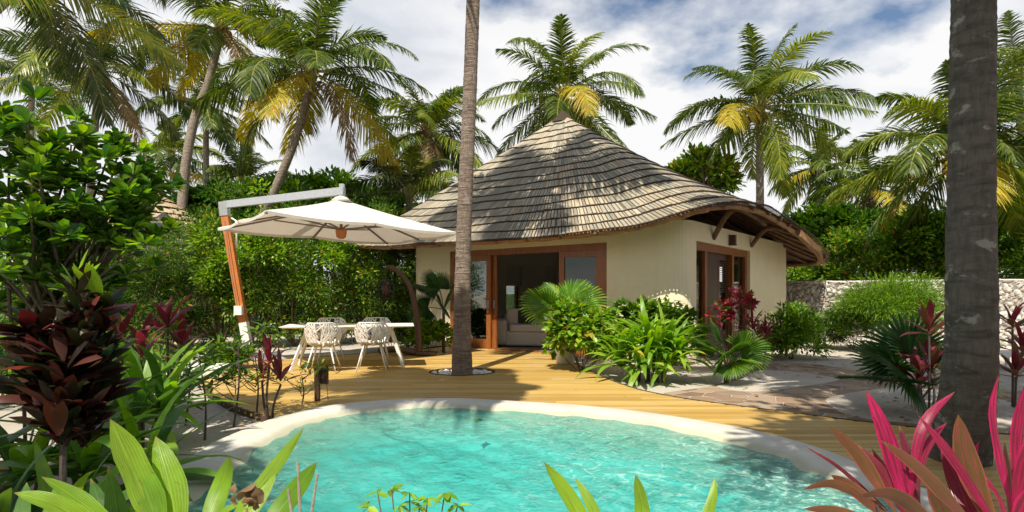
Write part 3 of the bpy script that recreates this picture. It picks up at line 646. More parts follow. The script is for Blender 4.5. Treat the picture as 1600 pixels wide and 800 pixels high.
# porch door with side lights
v1, v2 = proj_u(1107, v_l, v_r), proj_u(1149, v_l, v_r)
b = MB(); box_u(b, v_l, v_l+.09, 0, 2.338, -.14, .14); box_u(b, v_r-.14, v_r, 0, 2.338, -.14, .14); box_u(b, v_l+.091, v_r-.141, 2.18, 2.337, -.14, .138)
box_u(b, v1, v1+.13, 0, 2.178, -.14, .138); box_u(b, v2, v2+.13, 0, 2.178, -.14, .138); box_u(b, v_l+.091, v1-.001, .3, .42, -.14, .136); box_u(b, v2+.131, v_r-.141, .3, .42, -.14, .136)
b.build('door_frame', M['frame'], hut)
g = MB(); box_u(g, v_l+.092, v1-.002, .42, 2.178, -.14, .01); g.build('side_light', M['glass'], hut)
g = MB(); box_u(g, v2+.132, v_r-.142, .42, 2.178, -.14, .01); g.build('side_light', M['glass'], hut)
b = MB(); vm = v1+(v2-v1)*.62
box_u(b, v1+.14, vm, .02, 2.17, -.2, .04); dd = b.build('porch_door', M['frame_dark'], hut)
b = MB(); box_u(b, vm+.01, vm+.13, .02, 2.17, -.2, .042); box_u(b, v2-.12, v2-.005, .02, 2.17, -.2, .042); box_u(b, vm+.131, v2-.121, .02, .5, -.2, .04)
box_u(b, vm+.131, v2-.121, 2.05, 2.17, -.2, .04)
for k in range(16): box_u(b, vm+.131, v2-.121, 1.35+k*.043, 1.365+k*.043, -.2, .03)
d2 = b.build('louvred_door', M['frame_dark'], hut); g = MB(); box_u(g, vm+.132, v2-.122, .5, 1.34, -.2, .008); g.build('pane', M['glass'], d2)
# outside lamp box on the porch wall
uu_ = proj_u(1140, uK, uR); b = MB(); c = wallpt(uu_, .05, 2.5); b.box(c, (.16, .12, .2), rz=math.atan2(*wn(uu_)[::-1]))
b.box(c+np.array([0, 0, -.115]), (.18, .14, .025), rz=math.atan2(*wn(uu_)[::-1])); b.build('wall_lamp', M['frame_dark'], hut)
# blinds in the back windows
for w_ in (w1, w2):
    b = MB(); box_u(b, w_[0], w_[1], 1.55, 2.19, -.26, .02); bl = b.build('blind', M['blind'], hut)
    b = MB(); mid = (w_[0]+w_[1])/2
    box_u(b, w_[0], w_[0]+.05, .5, 2.2, -.12, .06); box_u(b, w_[1]-.05, w_[1], .5, 2.2, -.12, .06); box_u(b, w_[0]+.051, w_[1]-.051, 2.12, 2.19, -.12, .05)
    wf = b.build('window_frame', M['frame'], hut); g = MB(); box_u(g, w_[0]+.052, w_[1]-.052, .51, 2.11, -.12, .01); g.build('pane', M['glass'], wf)

b = MB(); b.bar((1.5, 15.9, 1.15), (3.6, 14.9, 1.15), .6, 2.25); add_blk = b.build('added_block', M['frame_dark'], origin=(2.5, 15.4, 0)); tag(add_blk, 'added dark timber block inside the villa, darkening the right door panel', 'added_block')  # added dark block, makes the view through the right door glass darker
# sofa in the doorway
sc_ = at(825, 0, 14.9); sx, sy = sc_[0]-.05, 14.6
sofa = thing('sofa', 'beige linen sofa standing just inside the open sliding door', 'sofa', (sx, sy, -.01))
def sf(c, s, m='fabric', nm='cushion', bev=.25):
    b = MB(); ca, sa = math.cos(R(-12)), math.sin(R(-12)); c = (sx+c[0]*ca-c[1]*sa, sy+c[0]*sa+c[1]*ca, c[2]); b.box(c, s, 0, R(-12), bev); b.build(nm, M[m], sofa, smooth=True)
sf((0, .1, .19), (1.7, .95, .38), nm='base'); sf((-.62, .05, .34), (.4, 1.0, .66), nm='armrest'); sf((.72, .05, .3), (.26, 1.0, .56), nm='armrest'); sf((.1, .42, .45), (1.5, .28, .72), nm='backrest'); sf((.14, -.02, .45), (1.05, .75, .2), nm='seat_cushion')
for k, (x, m) in enumerate(((-.28, 'fabric'), (.0, 'fabric_dark'), (.32, 'fabric'))):
    b = MB(); b.box((sx+x, sy+.1, .72), (.46, .16, .42), 0, R(random.uniform(-20, 10)), .45); c_ = b.build('throw_cushion', M[m], origin=(sx+x, sy+.1, .5), smooth=True)
    tag(c_, ['pale square cushion leaning at the left end of the sofa', 'black cushion between two pale ones on the sofa', 'pale square cushion right of the black one on the sofa'][k], 'cushion')

# coral garden wall, rough-faced
wl = resample(spline([(6.6, 18.4), (9.4, 16.0), (11.2, 14.9), (13.2, 14.1), (17, 13.4), (24, 13.2)], 10), 640, closed=False)
sd = np.r_[0, np.cumsum(np.linalg.norm(np.diff(wl, axis=0), axis=1))]; hh = 1.63; nz = 50
cells = np.c_[rng.uniform(0, sd[-1], 2600), rng.uniform(-.1, hh+.1, 2600)]; cv = rng.random(2600)
S, Zg = np.meshgrid(sd, np.linspace(-.1, hh, nz), indexing='ij'); q = np.c_[S.ravel(), Zg.ravel()]
f1 = np.empty(len(q)); f2 = np.empty(len(q)); ci = np.empty(len(q), int)
for k in range(0, len(q), 4000):
    d = np.linalg.norm(q[k:k+4000, None]-cells[None], axis=2); pi = np.argpartition(d, 1, axis=1)[:, :2]; dd_ = np.take_along_axis(d, pi, 1)
    o = dd_.argsort(1); dd_ = np.take_along_axis(dd_, o, 1); pi = np.take_along_axis(pi, o, 1); f1[k:k+4000] = dd_[:, 0]; f2[k:k+4000] = dd_[:, 1]; ci[k:k+4000] = pi[:, 0]
gap = np.clip((f2-f1)/.09, 0, 1); dn = (np.sqrt(gap)*.075+cv[ci]*.03+rng.normal(0, .004, len(gap))).reshape(S.shape)
tw = nrm(np.gradient(wl, axis=0)); nw = np.stack([tw[:, 1], -tw[:, 0]], 1)   # towards the camera
P = np.zeros((640, nz, 3)); P[..., :2] = wl[:, None]+nw[:, None]*dn[..., None]; P[..., 2] = Zg+(np.sin(S*3)*.01+.02*cv[ci].reshape(S.shape))*(Zg/hh)
mb = MB(); mb.grid(P.transpose(1, 0, 2), uv=np.stack([gap.reshape(S.shape).T.ravel(), cv[ci].reshape(S.shape).T.ravel()], 1))
tp = P[:, -1]; bk = np.c_[wl-nw*.3, np.full(640, hh+.0)]; bk0 = np.c_[wl-nw*.3, np.full(640, -.1)]
mid_ = (tp+bk)/2; mid_[:, 2] += .04
mb.grid(np.array([tp, mid_, bk, bk0]), uv=np.tile([[1, .6]], (640*4, 1)))
tag(mb.build('garden_wall', M['coral'], origin=(12, 14.5, 0)), 'low white coral rubble wall running behind the shrubs on the right', 'wall')

# ------------------------------------------------------------------ plants
def frond(mb, base, az, el, bend, Lf, ll=.75, mi=0, n=46, twist=0.0, hang=.5, wob=.0, w=.05):
    k = 12; s = np.linspace(0, 1, k); a = el-bend*s**1.35; azs = az+wob*s*s
    d = np.stack([np.cos(a)*np.cos(azs), np.cos(a)*np.sin(azs), np.sin(a)], 1); pts = base+np.vstack([[0, 0, 0], np.cumsum((d[1:]+d[:-1])/2*Lf/(k-1), axis=0)])
    mb.tube(pts, np.linspace(.035, .006, k), 4, 3, cap=False)
    n = int(n*1.45); ss = np.linspace(.14, .995, n); ss = np.concatenate([ss, ss+.5/n*.5]).clip(0, 1); sd = np.r_[np.ones(n), -np.ones(n)]
    ps = np.stack([np.interp(ss, s, pts[:, i]) for i in range(3)], 1); T = nrm(np.stack([np.interp(ss, s, d[:, i]) for i in range(3)], 1))
    side = nrm(np.cross(T, [0, 0, 1.0])+1e-6); up = np.cross(side, T)
    tw = twist; side2 = side*math.cos(tw)+up*math.sin(tw); up2 = np.cross(side2, T)
    fw = (.45+.75*ss**1.5+rng.normal(0, .08, 2*n))[:, None]
    dirs = nrm(side2*sd[:, None]+T*fw+up2*rng.normal(.12, .10, 2*n)[:, None]+rng.normal(0, .08, (2*n, 3)))
    le = ll*(np.sin(np.pi*np.clip(ss*.9+.12, 0, 1))**.55*.9+.12)*rng.uniform(.85, 1.08, 2*n)
    hg = hang*rng.uniform(.6, 1.4, 2*n); st = np.array([0, .35, .7, 1.0]); wd = np.array([.7, 1, .75, .08])*w
    c = ps[:, None]+dirs[:, None]*(le[:, None]*st)[..., None]+np.array([0, 0, -1.0])*(le[:, None]*hg[:, None]*st**2)[..., None]
    wv = nrm(np.cross(dirs, up2)+np.cross(dirs, rng.normal(0, .25, (2*n, 3))))
    v = np.stack([c-wv[:, None]*wd[None, :, None]/2, c+wv[:, None]*wd[None, :, None]/2], 2)     # (2n,4,2,3)
    ix = (np.arange(2*n)*8)[:, None]; f = np.concatenate([ix+np.array([2*i, 2*i+1, 2*i+3, 2*i+2]) for i in range(3)])
    mb.add(v.reshape(-1, 3), f, mi)
PALMG = 'tall coconut palms around the villa'
def palm(label, crown, base, mid=None, Lf=4.2, n=24, r=(.16, .11), nl=46, green='frond_green', coco=True, gold=.22, ll=.82, barkm='bark', seed=0, group=PALMG, lw=.050, rings=70, start=0, elmin=-42, flare=1.0, trunk_seg=14):
    global rng; keep = rng; rng = np.random.default_rng(seed+100)
    crown = np.array(crown, float); base = np.array(base, float)
    t = thing('coconut_palm', label, 'palm tree', base, group)
    P3 = [base, base+(crown-base)*[.25, .25, .33], base+(crown-base)*[.55, .55, .66], crown-[0, 0, .15]] if mid is None else [base]+[np.array(m, float) for m in mid]+[crown-[0, 0, .15]]
    pts = resample(spline(P3, 10), rings, closed=False); s = np.linspace(0, 1, rings)
    rad = r[0]+(r[1]-r[0])*s**.8+flare*r[0]*.55*np.exp(-s*rings*.16/ max(rings/70, .3))
    rad = rad*(1+(.055 if rings > 100 else .03)*((np.arange(rings)*.5+rng.normal(0, .12, rings)) % 1))
    b = MB(); b.tube(pts, rad, trunk_seg); b.build('trunk', M[barkm], t, smooth=True)
    b = MB(); az = rng.uniform(0, 6.28); n = int(n*(.86 if crown[0] < -8 else 1.0)); nl = int(nl*1.15)
    for k in range(n):
        f = (k+.5)/n; az += 2.39996+rng.normal(0, .12)
        el = R(84-(84-elmin)*f**1.05+rng.normal(0, 5)); bend = R(30+58*math.sin(math.pi*min(1, f*1.1+.12))+rng.normal(0, 9)) if el > 0 else R(34+rng.normal(0, 8))
        lim = el-bend
        if lim < R(-86): bend = el+R(86)
        L_ = Lf*.95*(rng.uniform(.85, 1.08))*(.72+.28*min(1, f*3))
        mi = 2 if (f > .6 and rng.random() < gold*.9) else (1 if rng.random() < gold*.8+.12*f else 0)
        if f > .95 and rng.random() < .4: mi = 4
        frond(b, crown+np.array([math.cos(az), math.sin(az), 0])*.10, az, el, bend, L_, ll, mi, nl, rng.normal(0, .35), rng.uniform(.22, .5)+.28*f, rng.normal(0, .3), lw)
    # spear and leaf bases
    for k in range(9):
        a = k*.7; b.tube([crown-[0, 0, .45], crown+np.array([math.cos(a)*.14, math.sin(a)*.14, -.1]), crown+np.array([math.cos(a)*.24, math.sin(a)*.24, .35])], [.06, .075, .035], 6, 3)
    b.build('crown', [M[green], M['frond_lime'], M['frond_gold'], M['rachis'], M['frond_dry']], t)
    if coco:
        for kk in range(2):
            b = MB(); a0 = rng.uniform(0, 6.28)
            for k in range(8):
                a = a0+rng.uniform(-.9, .9); c = crown+np.array([math.cos(a)*rng.uniform(.2, .5), math.sin(a)*rng.uniform(.2, .5), -rng.uniform(.05, .55)])
                b.box(c, (.2, .2, .26), 0, 0, .9); b.tube([crown-[0, 0, .1], (crown+c)/2+[0, 0, .05], c], .02, 5)
            b.build('coconut_bunch', M['coconut'], t, smooth=True)
    rng = keep; return t

def P(px, py, Z): return at(px, py, Z)
palm('coconut palm with slender curved grey trunk rising behind the left shrubs', P(345, 45, 24), (-13.9, 24, 0), [P(286, 300, 24), P(303, 190, 24), P(325, 130, 24)], 4.6, 26, (.24, .15), seed=1, gold=.26)
palm('leaning palm with broad dark crown above the white parasol', P(488, 112, 20), (-9.9, 20.6, 0), [P(400, 360, 20.4), P(428, 300, 20.3), P(462, 215, 20.1)], 4.5, 28, (.19, .13), seed=2, gold=.2, green='frond_green')
palm('palm at upper left with dark drooping fronds over the big round-leaved shrub', P(155, 110, 24), (-17.8, 24, 0), None, 4.4, 24, (.18, .13), seed=3, green='frond_dark', gold=.08)
palm('palm hung with brown coconuts seen between the parasol and the near trunk', P(667, 205, 26), (-3.6, 26.5, 0), None, 4.0, 26, (.18, .13), seed=4, gold=.3)
palm('palm whose crown stands right above the tip of the shingle roof', P(880, 150, 24), (2.5, 24.6, 0), None, 4.4, 26, (.18, .13), seed=5, gold=.34)
palm('palm right of the roof with coconuts in full round crown against the cloud', P(1187, 168, 22.5), (9.7, 22.5, 0), None, 4.3, 28, (.18, .13), seed=6, gold=.22)
palm('palm whose low crown spreads from behind the thick right trunk', P(1505, 235, 16.5), (13.4, 16.6, 0), None, 4.0, 26, (.2, .14), seed=7, gold=.24)
palm('palm leaning in at the top left corner with dark hanging fronds', P(45, -45, 15), (-19.0, 14.5, 0), None, 4.4, 24, (.19, .14), seed=8, green='frond_dark', gold=.05)
palm('palm at the far left edge with yellowish fronds behind the dark ones', P(50, 120, 30), (-25.2, 30, 0), None, 4.4, 22, (.18, .13), seed=9, gold=.4, nl=36)
palm('small distant palm over the neighbouring thatched roof', P(268, 240, 40), (-23.5, 40, 0), None, 3.9, 20, (.2, .14), seed=10, nl=28, coco=False, lw=.08)
palm('distant palm with grey trunk standing behind the curved-trunk palm', P(322, 165, 32), (-17.0, 32, 0), None, 4.2, 22, (.2, .14), seed=11, nl=34, gold=.3, lw=.07)
palm('young palm with upright fronds left of the parasol arm', P(380, 285, 34), (-15.9, 34, 0), None, 4.0, 16, (.2, .14), seed=12, nl=34, coco=False, elmin=0, lw=.07)
palm('young dark palm tucked behind the left slope of the roof', P(640, 300, 23), (-4.1, 23, 0), None, 3.0, 15, (.16, .13), seed=13, nl=40, coco=False, elmin=-15, green='frond_dark')
palm('distant palm just right of the porch roof', P(1280, 262, 36), (19.2, 36, 0), None, 4.0, 22, (.2, .14), seed=14, nl=30, coco=False, lw=.08)
palm('distant palm with a pale trunk visible above the garden wall', P(1365, 292, 31), (19.5, 31, 0), None, 4.0, 22, (.2, .14), seed=15, nl=32, coco=False, gold=.35, lw=.07)
palm('distant palm at the right edge beyond the thick trunk', P(1590, 120, 24), (21.6, 24, 0), None, 4.2, 20, (.18, .13), seed=17, nl=34, coco=False)
# the palm growing through the deck
pb = gp(722, 584)
palm('palm with ringed brown trunk growing up through the hole in the deck', P(750, -335, 9.6), (pb[0], pb[1], -.05), [(P(722, 480, pb[1]))-[0, 0, 0], P(726, 330, 9.4), P(735, 120, 9.5)], 3.5, 18, (.125, .10), seed=20, elmin=-15, barkm='bark_mid', rings=230, flare=.75, trunk_seg=24, gold=.2)
# the thick palm at the right
bx = gp(1512, 722)
palm('thick grey lichen-spotted palm trunk standing at the right beside the pool', P(1530, -930, 4.6), (bx[0], bx[1]+.1, -.08), [P(1516, 560, 4.35), P(1517, 330, 4.35), P(1521, 0, 4.35), P(1524, -350, 4.4)], 3.0, 20, (.158, .115), seed=21, elmin=-25, barkm='bark_near', rings=240, flare=.62, trunk_seg=28, gold=.15)

def clumps(center, rad, nc, hemi=True, shell=.55):
    c = np.array(center, float); out = []
    while len(out) < nc:
        v = rng.normal(size=3); v /= np.linalg.norm(v)
        if hemi and v[2] < -.35: continue
        out.append(c+v*np.array(rad)*(shell+(1-shell)*rng.random()))
    return np.array(out)
def foliage(mb, center, rad, nleaf, size, T=T_OV, nc=40, spread=.22, mi=0, hemi=True, up_bias=.4, shell=.6):
    cl = clumps(center, rad, nc, hemi, shell); wts = rng.uniform(.5, 1.5, nc); wts /= wts.sum(); idx = rng.choice(nc, nleaf, p=wts)
    sp_ = np.mean(rad)*spread*rng.uniform(.6, 1.4, nc)
    off = rng.normal(size=(nleaf, 3)); off /= np.linalg.norm(off, axis=1, keepdims=True); off *= (rng.random(nleaf)**.5)[:, None]*1.5
    pos = cl[idx]+off*sp_[idx][:, None]*[1, 1, .8]
    d = nrm(off+nrm(pos-np.array(center))*.5+rng.normal(0, .4, (nleaf, 3))+[0, 0, up_bias-.2]); up = nrm(np.array([0, 0, 1.0])+rng.normal(0, .45, (nleaf, 3)))
    pos[:, 2] = np.maximum(pos[:, 2], .02)
    mm = rng.choice(mi, nleaf) if isinstance(mi, (list, tuple)) else mi
    mb.leaves(T, pos, d, up, size*rng.uniform(.65, 1.25, nleaf), mm); return cl
def shrub(name, label, cat, center, rad, nleaf, size, mats, T=T_OV, nc=40, spread=.22, group=None, mi=0, stems=10, base=None, twig='twig', hemi=True, shell=.6, up_bias=.4, trunk=None):
    c = np.array(center, float); base = np.array([c[0], c[1], -.06]) if base is None else np.array(base, float)
    t = thing(name, label, cat, base, group); b = MB()
    cl = foliage(b, c, rad, nleaf, size, T, nc, spread, mi, hemi, up_bias, shell)
    s = MB(); top = base+[0, 0, max(.05, (c[2]-rad[2]*.5-base[2]))] if trunk else base
    if trunk: s.tube([base, (base+top)/2+[trunk*.3, 0, 0], top], [trunk, trunk*.8, trunk*.65], 8)
    for k in range(min(stems, len(cl))):
        e = cl[k]; m_ = (top+e)/2+rng.normal(0, .08, 3)*np.mean(rad)-np.array([0, 0, .05]); q = spline([top, m_, e], 4)
        r0 = (trunk*.45 if trunk else max(.008, .018*np.mean(rad))); s.tube(q, np.linspace(r0, r0*.3, len(q)), 5)
    s.build('trunk' if trunk else 'stem', M[twig], t)
    b.build('crown' if trunk else 'foliage', [M[m] for m in mats], t); return t

# big rounded-leaf shrub on the left
t_ = thing('sea_almond_shrub', 'large glossy shrub with rounded leaves filling the left edge', 'shrub', (-4.3, 5.3, -.06)); b = MB(); s = MB()
for (px, py, Z, rx, rz, n) in ((60, 215, 5.2, .45, .35, 420), (130, 250, 5.4, .5, .4, 520), (30, 310, 5.0, .55, .5, 700), (125, 345, 5.2, .6, .42, 800), (200, 305, 5.5, .38, .3, 360), (215, 380, 5.4, .35, .25, 300), (60, 410, 5.0, .6, .4, 650), (-40, 260, 5.2, .6, .7, 600), (150, 440, 5.3, .4, .25, 300), (10, 500, 5.2, .5, .35, 300), (95, 480, 5.4, .4, .3, 240), (185, 350, 5.5, .4, .3, 300), (235, 285, 5.8, .2, .14, 70)):
    c = at(px, py, Z); cl = clumps(c, (rx, .45, rz), max(6, n//28), False, .3)
    for q in cl:
        m = 26; a = rng.uniform(0, 6.28, m); el = rng.uniform(-.3, 1.2, m); d = np.stack([np.cos(a)*np.cos(el), np.sin(a)*np.cos(el), np.sin(el)], 1)
        b.leaves(T_OB, q+d*.02, d, nrm(np.array([0, 0, 1])+rng.normal(0, .3, (m, 3))), rng.uniform(.09, .17, m), rng.choice([0, 0, 1, 1, 2], m))
    for q in cl[:5]:
        s.tube(spline([np.array([-4.2+rng.normal(0, .1), 5.4, -.06]), at(90, 520, 5.3)+rng.normal(0, .12, 3), q], 5), np.linspace(.03, .007, 11), 6)
s.build('stem', M['twig'], t_); b.build('foliage', [M['leaf_glossy'], M['leaf_mid'], M['leaf_bright']], t_)

HG = 'leafy shrubs behind the dining table'
specs = [(215, 440, 13, 1.2, 1.3, 'mid'), (262, 470, 14, 1.2, 1.1, 'dark'), (345, 405, 14.5, 1.3, 1.8, 'mid'), (395, 395, 14.5, 1.3, 1.7, 'bright'), (460, 410, 15, 1.3, 1.6, 'mid'), (520, 400, 15.4, 1.3, 1.7, 'bright'), (580, 405, 16, 1.3, 1.7, 'mid'), (625, 420, 16.5, 1.1, 1.5, 'dark'), (240, 440, 17, 1.4, .7, 'dark'), (350, 375, 18, 1.6, 1.2, 'mid'), (150, 470, 11, 1.1, 1.0, 'dark'), (20, 500, 9.5, 1.1, .9, 'dark'), (70, 520, 8.2, .7, .5, 'mid')]
hl = ['feathery green shrub behind the pink ti plants on the left', 'dark shrub between the big round-leaved shrub and the parasol mast', 'dense shrub directly behind the orange parasol mast', 'bright green shrub just right of the parasol mast', 'green shrub behind the left end of the white table', 'yellow-green shrub behind the middle of the white table under the parasol hub', 'green shrub behind the right end of the white table', 'dark green shrub against the left wall of the villa', 'dark shrub below the neighbouring thatched roof', 'taller shrub rising behind the parasol mast top', 'dark undergrowth shrub showing behind the croton', 'dark shrub at the left edge under the big round-leaved shrub', 'low green shrub at the left edge behind the croton']
for (px, py, Z, rx, rz, kd), lb in zip(specs, hl):
    c = at(px, py, Z); tz = c[2]+rz; rz2 = tz*.5; c[2] = tz*.5
    mm = {'mid': ['leaf_mid', 'leaf_dark', 'leaf_yellow'], 'dark': ['leaf_dark', 'leaf_mid', 'leaf_yellow'], 'bright': ['leaf_bright', 'leaf_mid', 'leaf_yellow']}[kd]
    shrub('leafy_shrub', lb, 'shrub', c, (rx*1.05, rx*.8, rz2*1.05), 9000, .11, mm, T_LA if kd != 'bright' else T_OV, 52, .17, HG, [0]*8+[1]*4+[2] if kd == 'bright' else [0]*11+[1]*4+[2], 14, shell=.35, hemi=False)
TG = 'broadleaf trees beyond the garden'
for (px, py, Z, rx, rz, lb, mt) in ((420, 330, 27, 2.7, 1.2, 'spreading green tree behind the parasol arm', 'leaf_mid'), (500, 322, 30, 3.2, 1.3, 'rounded green tree behind the parasol peak', 'leaf_mid'), (575, 345, 27, 2.4, 1.2, 'green tree behind the right half of the parasol', 'leaf_mid'), (345, 345, 26, 2.4, 1.3, 'green tree behind the grey palm trunk on the left', 'leaf_dark'), (225, 375, 34, 4.0, 1.9, 'dark tree behind the neighbouring thatched roof', 'leaf_dark'),
        (1300, 375, 27, 2.4, 1.4, 'dark tree just right of the porch roof', 'leaf_mid'), (1385, 378, 30, 3.2, 1.5, 'dark tree behind the pale-trunked distant palm', 'leaf_dark'), (1455, 388, 19, 1.7, 1.1, 'bright rounded tree left of the thick palm trunk', 'leaf_bright'), (1590, 380, 19, 1.9, 1.3, 'bright rounded tree right of the thick palm trunk', 'leaf_bright'), (1090, 285, 25, 1.5, 1.35, 'thin yellow-green tree behind the roof slope', 'leaf_bright'), (1700, 370, 24, 3.0, 2.2, 'green tree past the right edge of the garden wall', 'leaf_mid')):
    c = at(px, py, Z); thin = 'thin' in lb
    shrub('broadleaf_tree', lb, 'tree', c, (rx, rx*.8, rz), 2400 if thin else 15000, .30 if Z > 24 else .17, [mt, 'leaf_dark', 'leaf_yellow'], T_OV, 26 if thin else 100, .26 if thin else .22, TG, [0]*7+[1]*3+([2]*2 if thin else []), 26, trunk=.16, shell=.4)
HB = 'hedge bushes along the garden edge'
hbl = iter(['low dark bush left of the neighbouring roofs', 'low dark bush under the neighbouring roofs', 'low bush behind the left part of the shrubbery', 'low bush behind the parasol mast shrubs', 'low bush behind the middle of the shrubbery', 'low bush behind the shrubs nearest the villa', 'olive bush at the villa end of the coral wall', 'olive flowering bush topping the coral wall left of the round bush', 'bush with orange blossoms above the coral wall', 'olive bush above the wall behind the thick trunk', 'bush above the wall at the right edge'])
for (px, py, Z, rx, rz, fl) in ((120, 400, 20, 2.6, 2.0, 0), (205, 445, 21, 2.2, 1.0, 0), (325, 410, 21, 1.9, 1.6, 0), (400, 390, 21, 2.6, 2.0, 0), (490, 385, 22, 2.6, 2.1, 0), (590, 385, 22, 2.6, 2.2, 0), (1262, 425, 21, 1.5, 1.2, 1), (1325, 415, 20.5, 1.6, 1.2, 1), (1400, 412, 19, 1.5, 1.2, 2), (1500, 420, 18, 1.6, 1.1, 1), (1610, 420, 17.5, 1.7, 1.1, 1)):
    c = at(px, py, Z); tz = c[2]+rz; rz = tz*.5; c[2] = tz*.5
    shrub('hedge_bush', next(hbl), 'bush', c, (rx, rx*.7, rz), 9000, .16 if Z > 19 else .13, ['leaf_mid', 'leaf_bright' if fl else 'leaf_dark', 'flower_red' if fl == 2 else 'leaf_yellow'], T_OV, 50, .20, HB, [0]*9+[1]*5+[2]*(1 if fl else 0), 10, shell=.35, hemi=False)
# flame-coloured flowers beyond the wall
shrub('flowering_bush', 'scarlet flowering bush beyond the wall by the pale palm trunk', 'bush', at(1325, 400, 23), (1.1, .6, .35), 900, .13, ['flower_red', 'leaf_dark'], T_OV, 20, .3, None, [0, 1, 1], 8)
shrub('weeping_bush', 'spreading bright green bush overhanging the coral wall', 'bush', at(1400, 486, 13.4)+[0, 0, .05], (1.35, .8, .66), 19000, .11, ['leaf_bright', 'leaf_mid', 'leaf_yellow'], T_NA, 60, .30, None, [0]*5+[1]*4, 16, shell=.3, base=(9.6, 14.2, -.06))
shrub('clipped_bush', 'rounded yellow-green bush at the right corner of the villa', 'bush', at(1238, 528, 12.0), (.62, .55, .62), 5200, .085, ['leaf_mid', 'leaf_bright', 'leaf_yellow'], T_OV, 45, .26, None, [0]*4+[1]*3, 10, shell=.3)
shrub('weeping_bush', 'dark feathery bush at the foot of the coral wall left of the spreading one', 'bush', at(1335, 505, 14.0), (.8, .5, .5), 6000, .10, ['leaf_mid', 'leaf_dark', 'leaf_bright'], T_NA, 40, .26, None, [0, 0, 1, 2], 10, shell=.3)
shrub('clipped_bush', 'low dark bush behind the yellow-green one against the coral wall', 'bush', at(1290, 520, 14.4), (.7, .4, .5), 3500, .09, ['leaf_mid', 'leaf_dark'], T_LA, 34, .28, None, [0, 1], 10, shell=.3)
shrub('heart_leaf_bush', 'lime green heart-leaved bush beside the open doorway', 'bush', at(908, 528, 9.9), (.62, .45, .60), 3200, .12, ['leaf_bright', 'leaf_mid', 'leaf_yellow'], T_HE, 40, .22, None, [0]*8+[1]*4+[2], 12, shell=.65, up_bias=-.2)
shrub('heart_leaf_bush', 'darker heart-leaved bush behind the large strap-leaved plant', 'bush', at(1020, 515, 10.1), (.85, .32, .48), 2300, .12, ['leaf_mid', 'leaf_bright'], T_HE, 36, .22, None, [0]*5+[1], 12, shell=.6, up_bias=-.2)
shrub('wall_shrub', 'small glossy shrub at the foot of the left villa wall', 'bush', at(672, 528, 12.6), (.55, .35, .36), 1500, .10, ['leaf_mid', 'leaf_bright'], T_HE, 26, .25, None, [0]*3+[1]*2, 10, shell=.4)
shrub('wall_shrub', 'dark shrub in the gap between the table and the villa', 'bush', at(615, 520, 13.5), (.8, .4, .45), 2200, .10, ['leaf_dark', 'leaf_mid'], T_OV, 26, .25, None, [0]*3+[1]*2, 10, shell=.4)
shrub('red_shrub', 'airy red-leaved shrub in front of the porch door', 'shrub', at(1145, 490, 10.6), (.42, .3, .48), 330, .10, ['leaf_red', 'leaf_mid'], T_HE, 16, .14, None, [0]*5+[1], 16, shell=.7)

def arc(base, az, el, L_, droop, k=9, wob=0):
    s = np.linspace(0, 1, k); a = el-droop*s**1.6; azs = az+wob*s
    d = np.stack([np.cos(a)*np.cos(azs), np.cos(a)*np.sin(azs), np.sin(a)], 1)
    return np.asarray(base)+np.vstack([[0, 0, 0], np.cumsum((d[1:]+d[:-1])/2*L_/(k-1), axis=0)])
def wprof(k, w, peak=.4, base=.45):
    s = np.linspace(0, 1, k); p = np.where(s < peak, base+(1-base)*np.sin(s/peak*math.pi/2), np.cos((s-peak)/(1-peak)*math.pi/2)**.75); return np.maximum(p*w, w*.02)
def rosette(mb, base, n, L_, w, el=(20, 85), droop=(20, 80), mi=0, peak=.4, wave=.1, fold=.2, az0=0, basew=.45, rise=0.0):
    for k in range(n):
        az = az0+k*2.39996+rng.normal(0, .15); f = k/max(1, n-1); e = R(el[1]+(el[0]-el[1])*f+rng.normal(0, 5)); dr = R(rng.uniform(*droop)); l = L_*rng.uniform(.75, 1.1)
        p = arc(np.asarray(base)+[0, 0, rise*(1-f)], az, e, l, dr, 10, rng.normal(0, .15)); sd = np.array([-math.sin(az), math.cos(az), rng.normal(0, .2)])
        m = mi if np.isscalar(mi) else int(rng.choice(mi)); mb.ribbon(p, wprof(10, w*rng.uniform(.8, 1.15), peak, basew), sd, m, fold, wave)
def strap(label, base, heads, n, L_, w, mats, name='strap_leaf_plant', group=None, mi=0, **kw):
    t = thing(name, label, 'plant', base, group); b = MB(); s = MB()
    for h in heads:
        hp = np.asarray(base)+np.array(h); s.tube(spline([np.asarray(base)+np.array([h[0]*.5, h[1]*.5, -.03]), (np.asarray(base)+hp)/2, hp+[0, 0, .05]], 3), .02, 6)
        rosette(b, hp, n, L_, w, mi=mi, az0=rng.uniform(0, 6), **kw)
    s.build('stem', M['ti_stem'], t); b.build('foliage', [M[m] for m in mats], t, smooth=True); return t
g_ = gp(1020, 600, -.06)
strap('large fountain-shaped strap-leaved green plant at the deck edge before the villa', g_+[0, .25, 0], [(0, 0, .5), (-.3, .05, .45), (.3, .1, .5), (0, .25, .6), (-.15, -.25, .25), (.25, -.2, .25), (-.45, -.05, .25), (.1, -.1, .42), (.45, 0, .35)], 26, .80, .095, ['strap_green', 'leaf_yellow'], el=(5, 82), droop=(45, 110), mi=[0]*24+[1], wave=.12)
